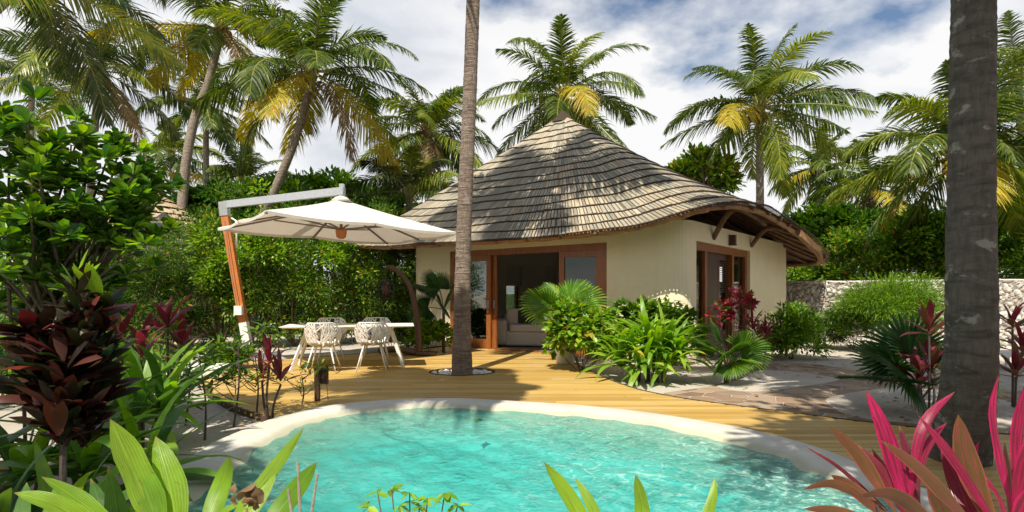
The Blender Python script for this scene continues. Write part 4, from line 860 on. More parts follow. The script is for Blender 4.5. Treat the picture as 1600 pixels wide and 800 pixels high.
# fan palms
def fan_leaf(b, hub, d, nrm_, Rf, n=34, span=115, mi=0, droop=.25):
    d = nrm(d); n_ = nrm(np.asarray(nrm_, float)-d*np.dot(nrm_, d)); x = np.cross(d, n_); A = np.linspace(-R(span), R(span), n); de = A[1]-A[0]; V = []; Fc = []
    for i, a in enumerate(A):
        r = Rf*(.82+.18*math.cos(a))*random.uniform(.95, 1.03)
        def pt(an, rr, h=0): return hub+(d*math.cos(an)+x*math.sin(an))*rr+n_*h-np.array([0, 0, 1])*droop*Rf*(rr/Rf)**2.5*.5+n_*(-.12*rr*abs(math.sin(an)))
        k = len(V); V += [hub, pt(a-de*.5, r*.58, -.010), pt(a, r*.58, .012), pt(a+de*.5, r*.58, -.010), pt(a, r)-np.array([0, 0, 1])*random.uniform(0, .05)*Rf, pt(a-de*.22, r*.85, 0), pt(a+de*.22, r*.85, 0)]
        Fc += [[k, k+2, k+1], [k, k+3, k+2], [k+1, k+2, k+5], [k+2, k+3, k+6], [k+2, k+4, k+5], [k+2, k+6, k+4]]
    b.add(np.array(V), np.array(Fc), mi)
def fan_palm(label, base, th, leaves, m='fan', pot=None, group='fan palms about the garden', tr=.04):
    t = thing('fan_palm', label, 'fan palm', base, group); top = np.asarray(base)+[0, 0, th]; s = MB(); b = MB()
    s.tube([base, (np.asarray(base)+top)/2, top], [tr, tr*.9, tr*.8], 9)
    for (az, el, pl, Rf) in leaves:
        p = arc(top, R(az), R(el), pl, R(18), 5); s.tube(p, np.linspace(.012, .007, 5), 5); d = p[-1]-p[-2]
        fan_leaf(b, p[-1], d+[0, 0, -.02], np.cross(np.cross(d, [0, 0, 1]), d)+rng.normal(0, .25, 3)*np.linalg.norm(d), Rf)
    s.build('stem', M['twig'], t); b.build('foliage', M[m], t); return t
fan_palm('sunlit green fan palm right of the fountain-shaped plant', gp(1135, 602, -.06), .30, [(-90, 62, .25, .48), (-150, 55, .3, .45), (-30, 50, .3, .45), (90, 70, .35, .5), (30, 60, .3, .45), (170, 60, .3, .42), (-90, 20, .22, .36), (-60, 40, .2, .4), (-120, 40, .22, .4)])
fan_palm('dark green fan palm left of the thick palm trunk', gp(1440, 648, -.06), .18, [(180, 38, .38, .62), (150, 62, .42, .62), (-150, 50, .35, .55), (60, 70, .5, .6), (-60, 55, .4, .5), (10, 50, .4, .55), (110, 82, .5, .62)], 'fan_dark')
pt_ = at(884, 540, 10.75); pt_[2] = 0
tp_ = thing('planter', 'tall white tapered planter beside the doorway behind the lime bush', 'planter', pt_); b = MB(); b.tube(pt_+np.array([[0, 0, 0], [0, 0, .02], [0, 0, .7], [0, 0, .72], [0, 0, .66]]), [.15, .17, .25, .25, .2], 24); b.build('pot', M['white_paint'], tp_, smooth=True)
b = MB(); b.tube(pt_+np.array([[0, 0, .55], [0, 0, .67]]), [.2, .21], 20); b.build('soil', M['deck_under'], tp_)
fan_palm('fan palm in the white planter at the open doorway', pt_+[0, 0, .66], .14, [(172, 48, .42, .62), (20, 62, .4, .66), (60, 75, .45, .6), (-100, 20, .25, .42), (140, 75, .45, .5), (-20, 55, .3, .5)], 'fan')
pl_ = at(693, 520, 12.9); pl_[2] = -.05
fan_palm('shaded fan palm half hidden behind the deck palm trunk', pl_, 1.0, [(175, 55, .5, .55), (190, 15, .35, .5), (150, 80, .6, .5), (20, 60, .4, .5), (-90, 30, .3, .4), (-110, 75, .5, .5), (-60, 60, .45, .45)], 'fan_dark')

# ti plants (cordylines)
def ti(label, base, stems, mats, mi, L_=.4, w=.07, n=12, group='ti plants with pink and maroon leaves', el=(15, 85), stem_r=.012):
    t = thing('ti_plant', label, 'plant', base, group); s = MB(); b = MB()
    for (dx, dy, h) in stems:
        p0 = np.asarray(base)+[dx*.3, dy*.3, -.02]; p1 = np.asarray(base)+[dx, dy, h]; s.tube(spline([p0, (p0+p1)/2+rng.normal(0, .015, 3), p1], 4), stem_r, 6)
        rosette(b, p1, n, L_, w, el=el, droop=(10, 60), mi=mi, peak=.5, az0=rng.uniform(0, 6), basew=.2, rise=.08, wave=.12)
    s.build('stem', M['ti_stem'], t); b.build('foliage', [M[m] for m in mats], t, smooth=True); return t
TD = ['ti_dark', 'ti_pink', 'ti_bronze']
ti('pink and maroon ti plant on bare stems in front of the deck', gp(421, 662, -.06), [(0, 0, .62), (-.1, .05, .45), (.14, -.05, .42)], TD, [0, 0, 0, 2], .30, .06, 10)
ti('maroon ti plant with a magenta top behind the strap leaves', gp(262, 650, -.06), [(0, 0, .95), (.1, .1, .7)], TD, [0, 0, 0, 2], .42, .08, 12)
ti('maroon ti plant beside the dark croton', gp(185, 690, -.06), [(0, 0, .9), (.15, .1, .75)], TD, [0, 0, 2], .4, .07, 11)
ti('maroon ti plant rising above the dark fan palm', gp(1452, 655, -.06), [(0, 0, .92), (.1, .1, .5), (-.05, .1, .35)], TD, [0, 0, 0, 2], .38, .07, 12)
ti('maroon ti plant at the right edge behind the thick trunk', gp(1582, 640, -.06), [(0, 0, .95), (.2, .1, .65), (-.05, -.1, .4)], TD, [0, 0, 0, 2], .36, .07, 12)
ti('dusky maroon plant between the fan palm and the villa corner bush', gp(1188, 580, -.06), [(0, 0, .5), (.12, .05, .6), (-.1, .1, .7)], TD, [0, 0, 2], .38, .045, 14)
for (bs, hgt, w) in ((gp(421, 662, -.06), .62, .09), (gp(262, 650, -.06), .95, .10), (gp(185, 690, -.06), .92, .09)):
    pass
# left strap plants
strap('bright arching strap-leaved plant leaning over the left pool edge', gp(222, 705, -.06), [(0, 0, .25), (.12, .1, .3), (-.1, .12, .3)], 15, .95, .10, ['strap_green', 'strap_dark'], el=(10, 80), droop=(25, 80), mi=[0, 0, 0, 1])
strap('dark strap-leaved plant at the bottom left corner', np.array([-2.35, 2.6, -.06]), [(0, 0, .15), (.25, .1, .12), (-.3, .05, .2)], 14, .62, .075, ['strap_dark', 'strap_green'], el=(15, 80), droop=(30, 90), mi=[0, 0, 1])
strap('dark strap-leaved plant under the croton', np.array([-1.75, 2.35, -.06]), [(0, 0, .08), (.2, .1, .05)], 13, .5, .07, ['strap_dark', 'strap_green'], el=(10, 70), droop=(30, 90), mi=[0, 0, 1])
strap('strap-leaved plant behind the croton by the sand', np.array([-3.4, 4.6, -.06]), [(0, 0, .3), (.3, .1, .3)], 13, .7, .08, ['strap_dark', 'strap_green'], el=(10, 80), droop=(30, 90), mi=[0, 1])

strap('broad dark strap leaves filling the bottom left corner of the view', np.array([-1.55, 1.85, -.06]), [(0, 0, .25), (-.25, .2, .3), (.1, .3, .2)], 15, .62, .085, ['strap_dark', 'strap_green'], el=(5, 75), droop=(20, 80), mi=[0, 0, 0, 1])
strap('strap-leaved plant between the croton and the left pool rim', np.array([-2.55, 3.45, -.06]), [(0, 0, .3), (.2, .2, .2), (-.25, .2, .3)], 15, .85, .095, ['strap_green', 'strap_dark'], el=(5, 78), droop=(30, 85), mi=[0, 0, 1])
strap('shaded strap-leaved plant left of the croton stem', np.array([-3.1, 3.1, -.06]), [(0, 0, .3), (.3, .2, .3), (-.3, 0, .3)], 14, .9, .09, ['strap_dark', 'strap_green'], el=(5, 78), droop=(30, 85), mi=[0, 0, 1])
ti('bronze ti plant at the left edge beside the croton', np.array([-3.4, 4.0, -.06]), [(0, 0, .8), (.2, .1, .6)], ['ti_dark', 'ti_pink', 'ti_bronze'], [0, 2, 2], .4, .08, 12)
for (x_, y_, r_, h_, mm_, lb_) in ((-4.6, 6.6, .8, .55, 'leaf_dark', 'low dark ground shrub behind the strap-leaved plants'), (-5.6, 8.2, .9, .6, 'leaf_mid', 'low green ground shrub in front of the parasol foot'), (-3.95, 5.4, .5, .35, 'leaf_mid', 'low green ground shrub among the left ti plants'), (-6.6, 6.9, 1.0, .8, 'leaf_dark', 'dark shrub at the left edge behind the croton'), (-5.0, 10.2, .45, .4, 'leaf_mid', 'small green shrub right at the parasol foot'), (-7.2, 10.0, 1.1, .7, 'leaf_mid', 'wide low shrub on the sand left of the parasol mast')):
    shrub('ground_shrub', lb_, 'shrub', (x_, y_, h_*.5), (r_, r_*.7, h_*.6), 2600, .10, [mm_, 'leaf_dark', 'leaf_bright'], T_LA, 34, .2, 'low shrubs on the sand left of the pool', [0, 0, 0, 1, 2], 10, shell=.3)
# croton
cb_ = np.array([-1.93, 2.5, -.06]); tcr = thing('croton', 'dark purple-black croton with densely packed upright leaves', 'plant', cb_); s = MB(); b = MB()
heads = [at(120, 450, 2.5), at(55, 520, 2.45), at(160, 500, 2.6), at(95, 560, 2.4), at(140, 600, 2.5)]
s.tube(spline([cb_, at(98, 740, 2.45), at(105, 640, 2.45), at(115, 520, 2.5)], 5), np.linspace(.016, .009, 16), 7)
for h, (x0, x1, y0, y1) in zip(heads, ((85, 165, 455, 690), (25, 90, 520, 640), (125, 185, 480, 640), (60, 130, 560, 700), (95, 165, 580, 700))):
    s.tube(spline([at(105, 660, 2.45), (h+at(105, 620, 2.45))/2, h], 4), np.linspace(.01, .006, 9), 6)
    n = 105; py = rng.uniform(y0, y1, n); px = rng.uniform(x0, x1, n)
    for k in range(n):
        mid = (x0+x1)/2; p = at(mid+(px[k]-mid)*.25, py[k], h[1]+rng.normal(0, .03)); az = rng.uniform(0, 6.28); e_ = R(rng.uniform(22, 78)); l = rng.uniform(.12, .21)
        q = arc(p, az, e_, l, R(40), 6); b.ribbon(q, wprof(6, l*.30, .55, .25), [-math.sin(az), math.cos(az), rng.normal(0, .4)], 0, .2, .1)
for k in range(16):
    az = rng.uniform(0, 6.28); p = at(128+rng.normal(0, 14), 462+rng.normal(0, 10), 2.52); l = rng.uniform(.12, .19); q = arc(p, az, R(rng.uniform(50, 85)), l, R(25), 6); b.ribbon(q, wprof(6, l*.34, .55, .25), [-math.sin(az), math.cos(az), 0], 1, .2)
s.build('stem', M['ti_stem'], tcr); b.build('foliage', [M['croton'], M['strap_fore']], tcr, smooth=True)

# foreground leaves placed one by one
def hand_leaves(name, label, base, specs, mats, sd=(1, 0, 0), wave=.12, cat='plant', stem_px=None):
    t = thing(name, label, cat, base); b = MB(); s = MB()
    for (pts, w, m) in specs:
        P3 = [at(*p) for p in pts][::-1]
        if len(P3) < 3: P3.insert(1, (P3[0]+P3[1])/2)
        q = resample(spline(P3, 8), 12, closed=False); rot = rng.normal(0, .5)
        side = np.array([math.cos(rot), math.sin(rot)*.6, .3*math.sin(rot)]); T = nrm(q[-1]-q[0]); side = nrm(np.cross(T, [0, 1, .15])+np.array([0, rng.normal(0, .35), 0]))
        b.ribbon(q, wprof(12, w*(.72 if 'ti_dark' in mats else 1), .55, .16), side, m, .26, wave)
        s.tube([np.array([base[0], base[1], .02]), (np.array(base)+P3[0])/2+[0, 0, .05], P3[0]], [.008, .006, .005], 5)
    s.build('stem', M['ti_stem'], t); b.build('foliage', [M[x] for x in mats], t, smooth=True); return t
hand_leaves('ti_plant', 'vivid pink and bronze ti plant in the right foreground', (1.25, 1.7, -.06), [
    ([(1352, 608, 1.9), (1385, 680, 1.85), (1430, 830, 1.8)], .075, 1), ([(1492, 612, 1.9), (1442, 668, 1.85), (1420, 800, 1.8)], .045, 1), ([(1434, 648, 1.7), (1490, 715, 1.7), (1570, 840, 1.7)], .055, 1),
    ([(1497, 648, 1.75), (1515, 730, 1.75), (1560, 840, 1.7)], .095, 2), ([(1376, 688, 1.6), (1440, 735, 1.6), (1530, 830, 1.65)], .06, 2), ([(1298, 667, 1.8), (1345, 715, 1.8), (1400, 800, 1.75)], .06, 2),
    ([(1257, 697, 1.9), (1310, 730, 1.85), (1390, 800, 1.8)], .018, 0), ([(1255, 765, 1.7), (1305, 757, 1.7), (1370, 790, 1.7)], .04, 2), ([(1340, 776, 1.6), (1400, 775, 1.6), (1470, 830, 1.65)], .06, 2), ([(1298, 742, 1.75), (1335, 765, 1.75), (1400, 820, 1.7)], .055, 2),
    ([(1480, 660, 2.0), (1450, 700, 1.95), (1425, 790, 1.9)], .05, 1), ([(1405, 665, 1.95), (1425, 720, 1.9), (1440, 820, 1.8)], .09, 0), ([(1340, 695, 1.9), (1380, 740, 1.85), (1430, 830, 1.8)], .05, 0), ([(1470, 700, 1.85), (1500, 760, 1.8), (1530, 850, 1.7)], .08, 0),
    ([(1362, 700, 1.95), (1395, 755, 1.9), (1430, 830, 1.8)], .06, 0), ([(1450, 745, 1.7), (1475, 790, 1.7), (1510, 860, 1.7)], .09, 2), ([(1530, 690, 1.9), (1500, 760, 1.85), (1480, 850, 1.8)], .06, 1), ([(1255, 795, 1.7), (1310, 800, 1.7), (1400, 830, 1.7)], .045, 2)],
    ['ti_dark', 'ti_pink', 'ti_bronze'])
hand_leaves('ti_plant', 'upright hot pink ti plant at the bottom right corner', (1.5, 1.72, -.06), [
    ([(1562, 582, 1.8), (1554, 660, 1.8), (1592, 830, 1.75)], .055, 1), ([(1608, 585, 1.8), (1590, 690, 1.8), (1600, 840, 1.75)], .055, 1), ([(1640, 640, 1.7), (1600, 730, 1.7), (1590, 840, 1.7)], .06, 1), ([(1525, 735, 1.75), (1560, 770, 1.75), (1590, 850, 1.7)], .06, 1), ([(1570, 690, 1.9), (1580, 760, 1.85), (1590, 850, 1.8)], .06, 2), ([(1630, 745, 1.6), (1605, 790, 1.6), (1590, 860, 1.65)], .08, 1)], ['ti_dark', 'ti_pink', 'ti_bronze'])
hand_leaves('strap_leaf_plant', 'bright green upright blades in the left foreground before the pool', (-1.0, 1.55, -.06), [
    ([(172, 655, 1.6), (205, 730, 1.6), (262, 860, 1.6)], .095, 0), ([(243, 682, 1.7), (262, 750, 1.65), (285, 860, 1.6)], .085, 0), ([(359, 713, 1.7), (345, 760, 1.7), (310, 850, 1.6)], .055, 0), ([(475, 668, 1.8), (425, 735, 1.75), (330, 860, 1.65)], .042, 0),
    ([(495, 722, 1.7), (450, 780, 1.7), (380, 870, 1.6)], .06, 1), ([(432, 738, 1.75), (405, 780, 1.7), (345, 860, 1.6)], .04, 0), ([(200, 690, 1.65), (225, 760, 1.6), (262, 860, 1.6)], .08, 1), ([(22, 770, 1.5), (90, 790, 1.5), (190, 850, 1.55)], .05, 0), ([(65, 745, 1.6), (120, 780, 1.6), (210, 850, 1.6)], .05, 0)], ['strap_fore', 'strap_green'], wave=.16)
hand_leaves('strap_leaf_plant', 'lime leaf tips poking up at the bottom centre of the pool', (.45, 1.5, -.06), [
    ([(850, 722, 1.6), (888, 775, 1.6), (950, 880, 1.55)], .045, 0), ([(898, 746, 1.7), (925, 790, 1.65), (960, 880, 1.6)], .035, 0), ([(993, 742, 1.6), (1004, 790, 1.6), (1010, 880, 1.55)], .045, 0), ([(1118, 744, 1.65), (1108, 800, 1.6), (1060, 880, 1.55)], .035, 0)], ['strap_fore'])

# saplings at the left pool edge
def sapling(label, base, hgt, n, size, nb=7, m='leaf_mid'):
    t = thing('sapling', label, 'sapling', base, 'thin saplings on the sand by the pool'); s = MB(); b = MB(); base = np.asarray(base); top = base+[rng.normal(0, .05), 0, hgt]
    s.tube(spline([base, (base+top)/2+[.03, 0, 0], top], 4), np.linspace(.012, .005, 9), 6)
    for k in range(nb):
        p = base+(top-base)*rng.uniform(.3, 1); a = rng.uniform(0, 6.28); e_ = p+np.array([math.cos(a)*.22, math.sin(a)*.2, .16])*rng.uniform(.6, 1.2); s.tube([p, (p+e_)/2+[0, 0, -.02], e_], [.006, .005, .003], 5)
        m_ = n//nb; aa = rng.uniform(0, 6.28, m_); d = np.stack([np.cos(aa), np.sin(aa), rng.uniform(-.2, 1, m_)], 1); b.leaves(T_LA, e_+rng.normal(0, .03, (m_, 3)), d, np.array([0, 0, 1.0])+rng.normal(0, .3, (m_, 3)), size*rng.uniform(.7, 1.2, m_), 0)
    s.build('stem', M['ti_stem'], t); b.build('foliage', M[m], t)
sapling('bushy thin-stemmed sapling at the left edge of the deck', gp(365, 668, -.06), .85, 170, .14, 12)
sapling('twiggy young plant between the deck corner and the sand', gp(400, 655, -.06), .7, 130, .12, 10)
sapling('bare-stemmed sapling between the strap leaves and the pool rim', gp(320, 688, -.06), .7, 50, .13)
sapling('small leafy sapling beside the pink ti plant', gp(470, 640, -.06), .4, 50, .09)
sapling('slim sapling behind the left strap leaves', gp(290, 665, -.06), .9, 70, .14)
# sprig at the bottom centre
tsp = thing('seedling', 'small yellow-green sprig at the bottom edge of the pool', 'plant', (-.3, 1.72, -.06)); s = MB(); b = MB()
for (px, py) in ((575, 792), (612, 765), (640, 770), (655, 792), (695, 770), (715, 790), (625, 790), (590, 770), (668, 778)):
    e_ = at(px, py, 1.75); s.tube([np.array([-.3, 1.72, -.02]), np.array([-.3+(e_[0]+.3)*.5, 1.74, .4]), e_], [.004, .003, .002], 5)
    m_ = 5; aa = rng.uniform(0, 6.28, m_); d = np.stack([np.cos(aa), np.sin(aa), rng.uniform(-.8, .4, m_)], 1); b.leaves(T_OV, np.tile(e_, (m_, 1)), d, np.tile([0, 0, 1.0], (m_, 1))+rng.normal(0, .2, (m_, 3)), rng.uniform(.03, .055, m_))
s.build('stem', M['twig'], tsp); b.build('foliage', M['leaf_bright'], tsp)
for i, (a_, c_, lb) in enumerate((((465, 722), (468, 880), 'tallest bare grey twig standing before the pool'), ((496, 740), (470, 880), 'bare grey twig leaning right before the pool'), ((450, 765), (462, 880), 'short bare grey twig left of the other two'))):
    p, q = at(*a_, 1.6), at(*c_, 1.6); b = MB(); pts = spline([q-[0, 0, .62], q, (p+q)/2+[.004, 0, 0], p], 6); b.tube(pts, np.linspace(.007, .003, len(pts))*(1+rng.normal(0, .15, len(pts))), 6); tag(b.build('bare_twig', M['twig_pale'], origin=pts[0]), lb, 'twig', 'bare twigs in the foreground')
b = MB()
for k in range(7):
    p = at(385+rng.normal(0, 10), 790+rng.normal(0, 6), 1.55); az = rng.uniform(0, 6.28); q = arc(p, az, R(70), rng.uniform(.05, .09), R(-60 if k % 2 else 80), 8, 1.5); b.ribbon(q, wprof(8, .035, .5, .3), [-math.sin(az), math.cos(az), .2], 0, .5, .6)
b.tube([at(385, 795, 1.55)-[0, 0, .75], at(385, 795, 1.55)], [.006, .004], 5, 0)
tag(b.build('withered_leaf', M['frond_dry'], smooth=True, origin=at(385, 795, 1.55)), 'curled dry brown leaf among the foreground blades', 'leaf')
lf = gp(747, 656, .012); b = MB(); aa = np.linspace(0, 5.6, 6); b.leaves(T_OV, np.tile(lf, (6, 1)), np.stack([np.cos(aa), np.sin(aa), rng.uniform(.02, .2, 6)], 1), np.tile([0, 0, 1.0], (6, 1)), rng.uniform(.04, .09, 6))
tag(b.build('floating_leaf', M['leaf_dark'], origin=lf), 'dark sprig floating on the pool near the far rim', 'leaf')

# ------------------------------------------------------------------ parasol
pr = thing('cantilever_parasol', 'cream cantilever parasol with an orange wooden mast over the white table', 'parasol', (-5.6, 12.2, -.05))
mt0, mt1 = np.array([-5.55, 12.2, -.05]), at(352, 336, 12.2); j0 = at(381, 506, 12.2); j1 = at(388, 545, 12.2)
b = MB(); b.bar(mt1, j0, .15, .12, up=(0, 1, 0)); b.build('mast', M['mast'], pr)
b = MB(); b.bar(j0+[0, 0, .03], j1, .16, .14, up=(0, 1, 0)); b.bar(j1+[0, 0, .05], mt0, .17, .15, up=(0, 1, 0)); b.build('mast_base', M['white_paint'], pr)
b = MB(); b.box((-5.5, 12.2, -.02), (.9, .9, .07)); b.build('base_plate', M['metal'], pr)
AE = np.array([-3.35, 11.35, 3.33]); at0 = at(350, 320, 12.2)
b = MB(); b.bar(mt1+[0, 0, -.02], at0+[0, 0, .06], .17, .15, up=(0, 1, 0)); b.bar(at0+[.02, 0, 0], AE+[.05, -.02, 0], .10, .15); b.bar(AE+[0, 0, .14], AE-[0, 0, .2], .09, .09); b.build('arm', M['metal'], pr)
b = MB(); c0 = at(366, 345, 12.1); b.tube([at(362, 341, 12.15), at(369, 345, 12.1), at(370, 388, 12.1)], .02, 7); b.build('crank_rod', M['white_paint'], pr, smooth=True)
b = MB(); b.box(at(373, 485, 12.08), (.16, .1, .19), 0, 0); b.build('control_box', M['white_paint'], pr)
b = MB(); b.tube([at(351, 345, 12.08), at(361, 420, 12.05), at(371, 478, 12.05)], .008, 5); b.build('cable', M['rib'], pr)
CA, CB, CC, CD = np.array([-3.68, 8.6, 2.56]), np.array([-1.12, 11.6, 2.55]), np.array([-3.05, 14.1, 2.57]), np.array([-5.62, 11.0, 2.57])
ap = np.array([-3.36, 11.33, 3.17]); rim = [CA, (CA+CB)/2, CB, (CB+CC)/2, CC, (CC+CD)/2, CD, (CD+CA)/2]; ns = 10; b = MB()
for i in range(8):
    a, c = rim[i], rim[(i+1) % 8]; G_ = []
    for u in np.linspace(0, 1, ns):
        row = []
        for v in np.linspace(0, 1, 9):
            e_ = a+(c-a)*v; p = ap+(e_-ap)*u; p = p-np.array([0, 0, 1])*(.10*u*(1-u)+.07*u*4*v*(1-v)*u*.6); row.append(p)
        G_.append(row)
    b.grid(np.array(G_)); b.grid(np.array([G_[-1], [q-[0, 0, .05] for q in G_[-1]]]))
b.build('canopy', M['canvas'], pr, smooth=True)
b = MB(); b.tube([ap-[0, 0, .06], ap+[0, 0, .03], ap+[0, 0, .06]], [.22, .12, .03], 14); b.build('canopy_cap', M['canvas'], pr, smooth=True)
hb = ap-np.array([0, 0, .62])
for i in range(8):
    b = MB(); e_ = rim[i]-[0, 0, .045]; m_ = ap+(e_-ap)*.55-[0, 0, .085]; b.bar(ap-[0, 0, .14], e_, .035, .03); r_ = b.build('rib', M['rib'], pr)
    b = MB(); b.bar(hb+[0, 0, .02], m_, .03, .025); b.build('strut', M['rib'], r_)
b = MB(); b.tube([ap-[0, 0, .06], hb-[0, 0, .06]], .03, 10); b.tube([hb+[0, 0, .25], hb+[0, 0, .30]], .06, 12); b.build('post', M['rib'], pr, smooth=False)
b = MB(); b.tube([hb+[0, 0, .03], hb-[0, 0, .02], hb-[0, 0, .13], hb-[0, 0, .16]], [.10, .11, .09, .05], 14); b.build('hub', M['mast'], pr, smooth=True)

# ------------------------------------------------------------------ table and chairs
tb = thing('dining_table', 'long white dining table on splayed legs under the parasol', 'table', (-2.92, 10.35, 0))
ax = nrm(np.array([2.2, .42, 0])); ay = np.array([-ax[1], ax[0], 0]); C_ = np.array([-2.90, 10.32, 0.])
def tp3(u, v, z): return C_+ax*u+ay*v+[0, 0, z]
b = MB(); hl_, hw_ = 1.12, .47
top = [tp3(-hl_, -hw_, .752), tp3(hl_, -hw_, .752), tp3(hl_, hw_, .752), tp3(-hl_, hw_, .752)]; bot = [tp3(-hl_+.06, -hw_+.06, .722), tp3(hl_-.06, -hw_+.06, .722), tp3(hl_-.06, hw_-.06, .722), tp3(-hl_+.06, hw_-.06, .722)]
edge_ = [tp3(-hl_, -hw_, .742), tp3(hl_, -hw_, .742), tp3(hl_, hw_, .742), tp3(-hl_, hw_, .742)]
b.add(bot+edge_+top, [[3, 2, 1, 0], [0, 1, 5, 4], [1, 2, 6, 5], [2, 3, 7, 6], [3, 0, 4, 7], [4, 5, 9, 8], [5, 6, 10, 9], [6, 7, 11, 10], [7, 4, 8, 11], [8, 9, 10, 11]]); b.build('tabletop', M['white_paint'], tb)
for su in (-1, 1):
    for sv in (-1, 1):
        b = MB(); b.bar(tp3(su*(hl_-.42), sv*.16, .72), tp3(su*(hl_-.18), sv*(hw_-.05), 0), .032, .05); b.build('leg', M['white_paint'], tb)
b = MB(); b.bar(tp3(-hl_+.35, 0, .69), tp3(hl_-.35, 0, .69), .08, .05); b.build('beam', M['white_paint'], tb)

def shell(th, v):                    # th: -150..150 degrees, 0 = back (+y); v 0 seat centre .. 1 rim
    a = abs(th)/R(150); rimz = .83-.19*min(1, max(0, (a-.28)/.32))**1.1*1.0-.12*max(0, (a-.62)/.38)
    rx, ry = .295, .275
    s = min(1, v/.42); q = max(0, (v-.42)/.58)
    rr = .86*math.sin(s*math.pi/2)**.9+.14*q**.8; z = .44+(.055*s*s)+(rimz-.495)*q
    y = math.cos(th)*ry*rr-.02+(.05*q if a < .4 else .02*q); x = math.sin(th)*rx*rr
    return np.array([x, y, z])
ch = thing('lattice_chair', 'x', 'chair', (0, 0, 0), 'white lattice chairs round the dining table')
b = MB(); rr_ = np.random.default_rng(3)
def strand(t0, v0, t1, v1, w=.0105):
    n = 8; pts = [shell(t0+(t1-t0)*k/n, v0+(v1-v0)*k/n) for k in range(n+1)]; b.tube(pts, w, 5)
for k in range(74):
    t0 = rr_.uniform(-2.6, 2.6); v0 = rr_.uniform(.3, .75); an = rr_.choice([-1, 1])*rr_.uniform(.12, .75); t1 = max(-2.6, min(2.6, t0+an)); strand(t0, v0, t1, min(1, v0+rr_.uniform(.2, .5)))
for k in range(44):
    t0 = -2.6+5.2*k/43+rr_.normal(0, .05); t0 = max(-2.6, min(2.6, t0)); strand(t0, .38, max(-2.6, min(2.6, t0+rr_.normal(0, .35))), 1.0)
for k in range(14): t0 = k*2*math.pi/14; strand(t0, .02, t0+rr_.normal(0, .3), .5)
b.build('shell', M['white_paint'], ch, smooth=True)
b = MB(); b.tube([shell(t, 1.0) for t in np.linspace(-2.6, 2.6, 40)], .011, 7); b.build('rim', M['white_paint'], ch, smooth=True)
b = MB(); pr_ = [[shell(t, v)+[0, 0, .012] for t in np.linspace(-math.pi, math.pi, 24, endpoint=False)] for v in (.03, .15, .28, .38)]; b.grid(np.array(pr_), closed_u=True); b.build('seat_pad', M['blind'], ch, smooth=True)
for sx_ in (-1, 1):
    for sy_ in (-1, 1):
        b = MB(); b.tube([[sx_*.13, sy_*.12, .455], [sx_*.25, sy_*.24, 0]], [.014, .011], 8); b.build('leg', M['white_paint'], ch, smooth=True)
rt = math.atan2(ax[1], ax[0])
for i, (u, v, rz, lb) in enumerate(((-.38, -.62, math.pi, 'white lattice chair at the near side of the table, left one'), (.42, -.60, math.pi, 'white lattice chair at the near side of the table, right one'), (-.42, .78, 0, 'white lattice chair beyond the table at its left half'), (.42, .74, 0, 'white lattice chair beyond the table at its right half'))):
    o = ch if i == 0 else copy_tree(ch); p = tp3(u, v, 0); o.location = p; o.rotation_euler = (0, 0, rz+rt+random.uniform(-.15, .15)); o['label'] = lb

# lantern on its bowed pole
pw = thing('bowed_pole', 'dark bowed wooden pole arching beside the dining table', 'pole', gp(655, 556, 0))
b = MB(); q = spline([gp(655, 556, 0), at(652, 500, 12.1), at(641, 450, 12.1), at(620, 422, 12.1), at(603, 417, 12.1)], 8); b.tube(q, np.linspace(.075, .04, len(q)), 10); b.build('shaft', M['pole_dark'], pw, smooth=True)
g0 = gp(655, 556, 0); b = MB(); b.box(g0+[.15, 0, .05], (.42, .25, .10), 0, 0, .5); b.build('foot', M['pole_dark'], pw, smooth=True); b = MB(); b.tube(spline([g0+[-.9, .3, .08], g0+[-.5, .15, .12], g0+[0, 0, .05]], 5), .07, 8); b.build('root', M['pole_dark'], pw, smooth=True)
ln = thing('lantern', 'round black caged lantern hanging from the bowed pole', 'lantern', at(603, 452, 12.1)); lc = at(603, 452, 12.1)
b = MB(); b.tube([lc+[0, 0, .2], at(603, 417, 12.1)], .008, 6); b.build('cord', M['black'], ln)
for k in range(14):
    a = k*2*math.pi/14; b = MB(); b.tube([lc+np.array([math.cos(a)*.19*math.sin(t)**.8, math.sin(a)*.19*math.sin(t)**.8, .19*math.cos(t)]) for t in np.linspace(.35, math.pi-.35, 9)], .009, 5); b.build('cage_bar', M['black'], ln, smooth=True)
b = MB(); b.tube([lc+[0, 0, .18], lc+[0, 0, .215]], [.10, .06], 14); b.tube([lc-[0, 0, .18], lc-[0, 0, .2]], .10, 14); b.build('ring', M['black'], ln)
b = MB(); b.tube([lc-[0, 0, .15], lc+[0, 0, .12]], .075, 14); b.build('glass', M['frame_dark'], ln, smooth=True)

# leaf litter on the sand
n_ = 520; lx = np.r_[rng.uniform(3.2, 9.5, n_//2), rng.uniform(-7.5, -2.6, n_//2)]; ly = np.r_[rng.uniform(6.0, 14.0, n_//2), rng.uniform(3.0, 13.5, n_//2)]
ok = ~inside(np.c_[lx, ly], deck) & ~inside(np.c_[lx, ly], pool_off(-.05)); lx, ly = lx[ok], ly[ok]; n_ = len(lx); az = rng.uniform(0, 6.28, n_); b = MB()
b.leaves(T_OV, np.c_[lx, ly, np.full(n_, -.018)], np.c_[np.cos(az), np.sin(az), rng.uniform(-.05, .2, n_)], np.tile([0, 0, 1.0], (n_, 1))+rng.normal(0, .2, (n_, 3)), rng.uniform(.05, .13, n_), rng.choice([0, 0, 1], n_))
tag(b.build('fallen_leaves', [M['frond_dry'], M['leaf_yellow']]), kind='stuff')
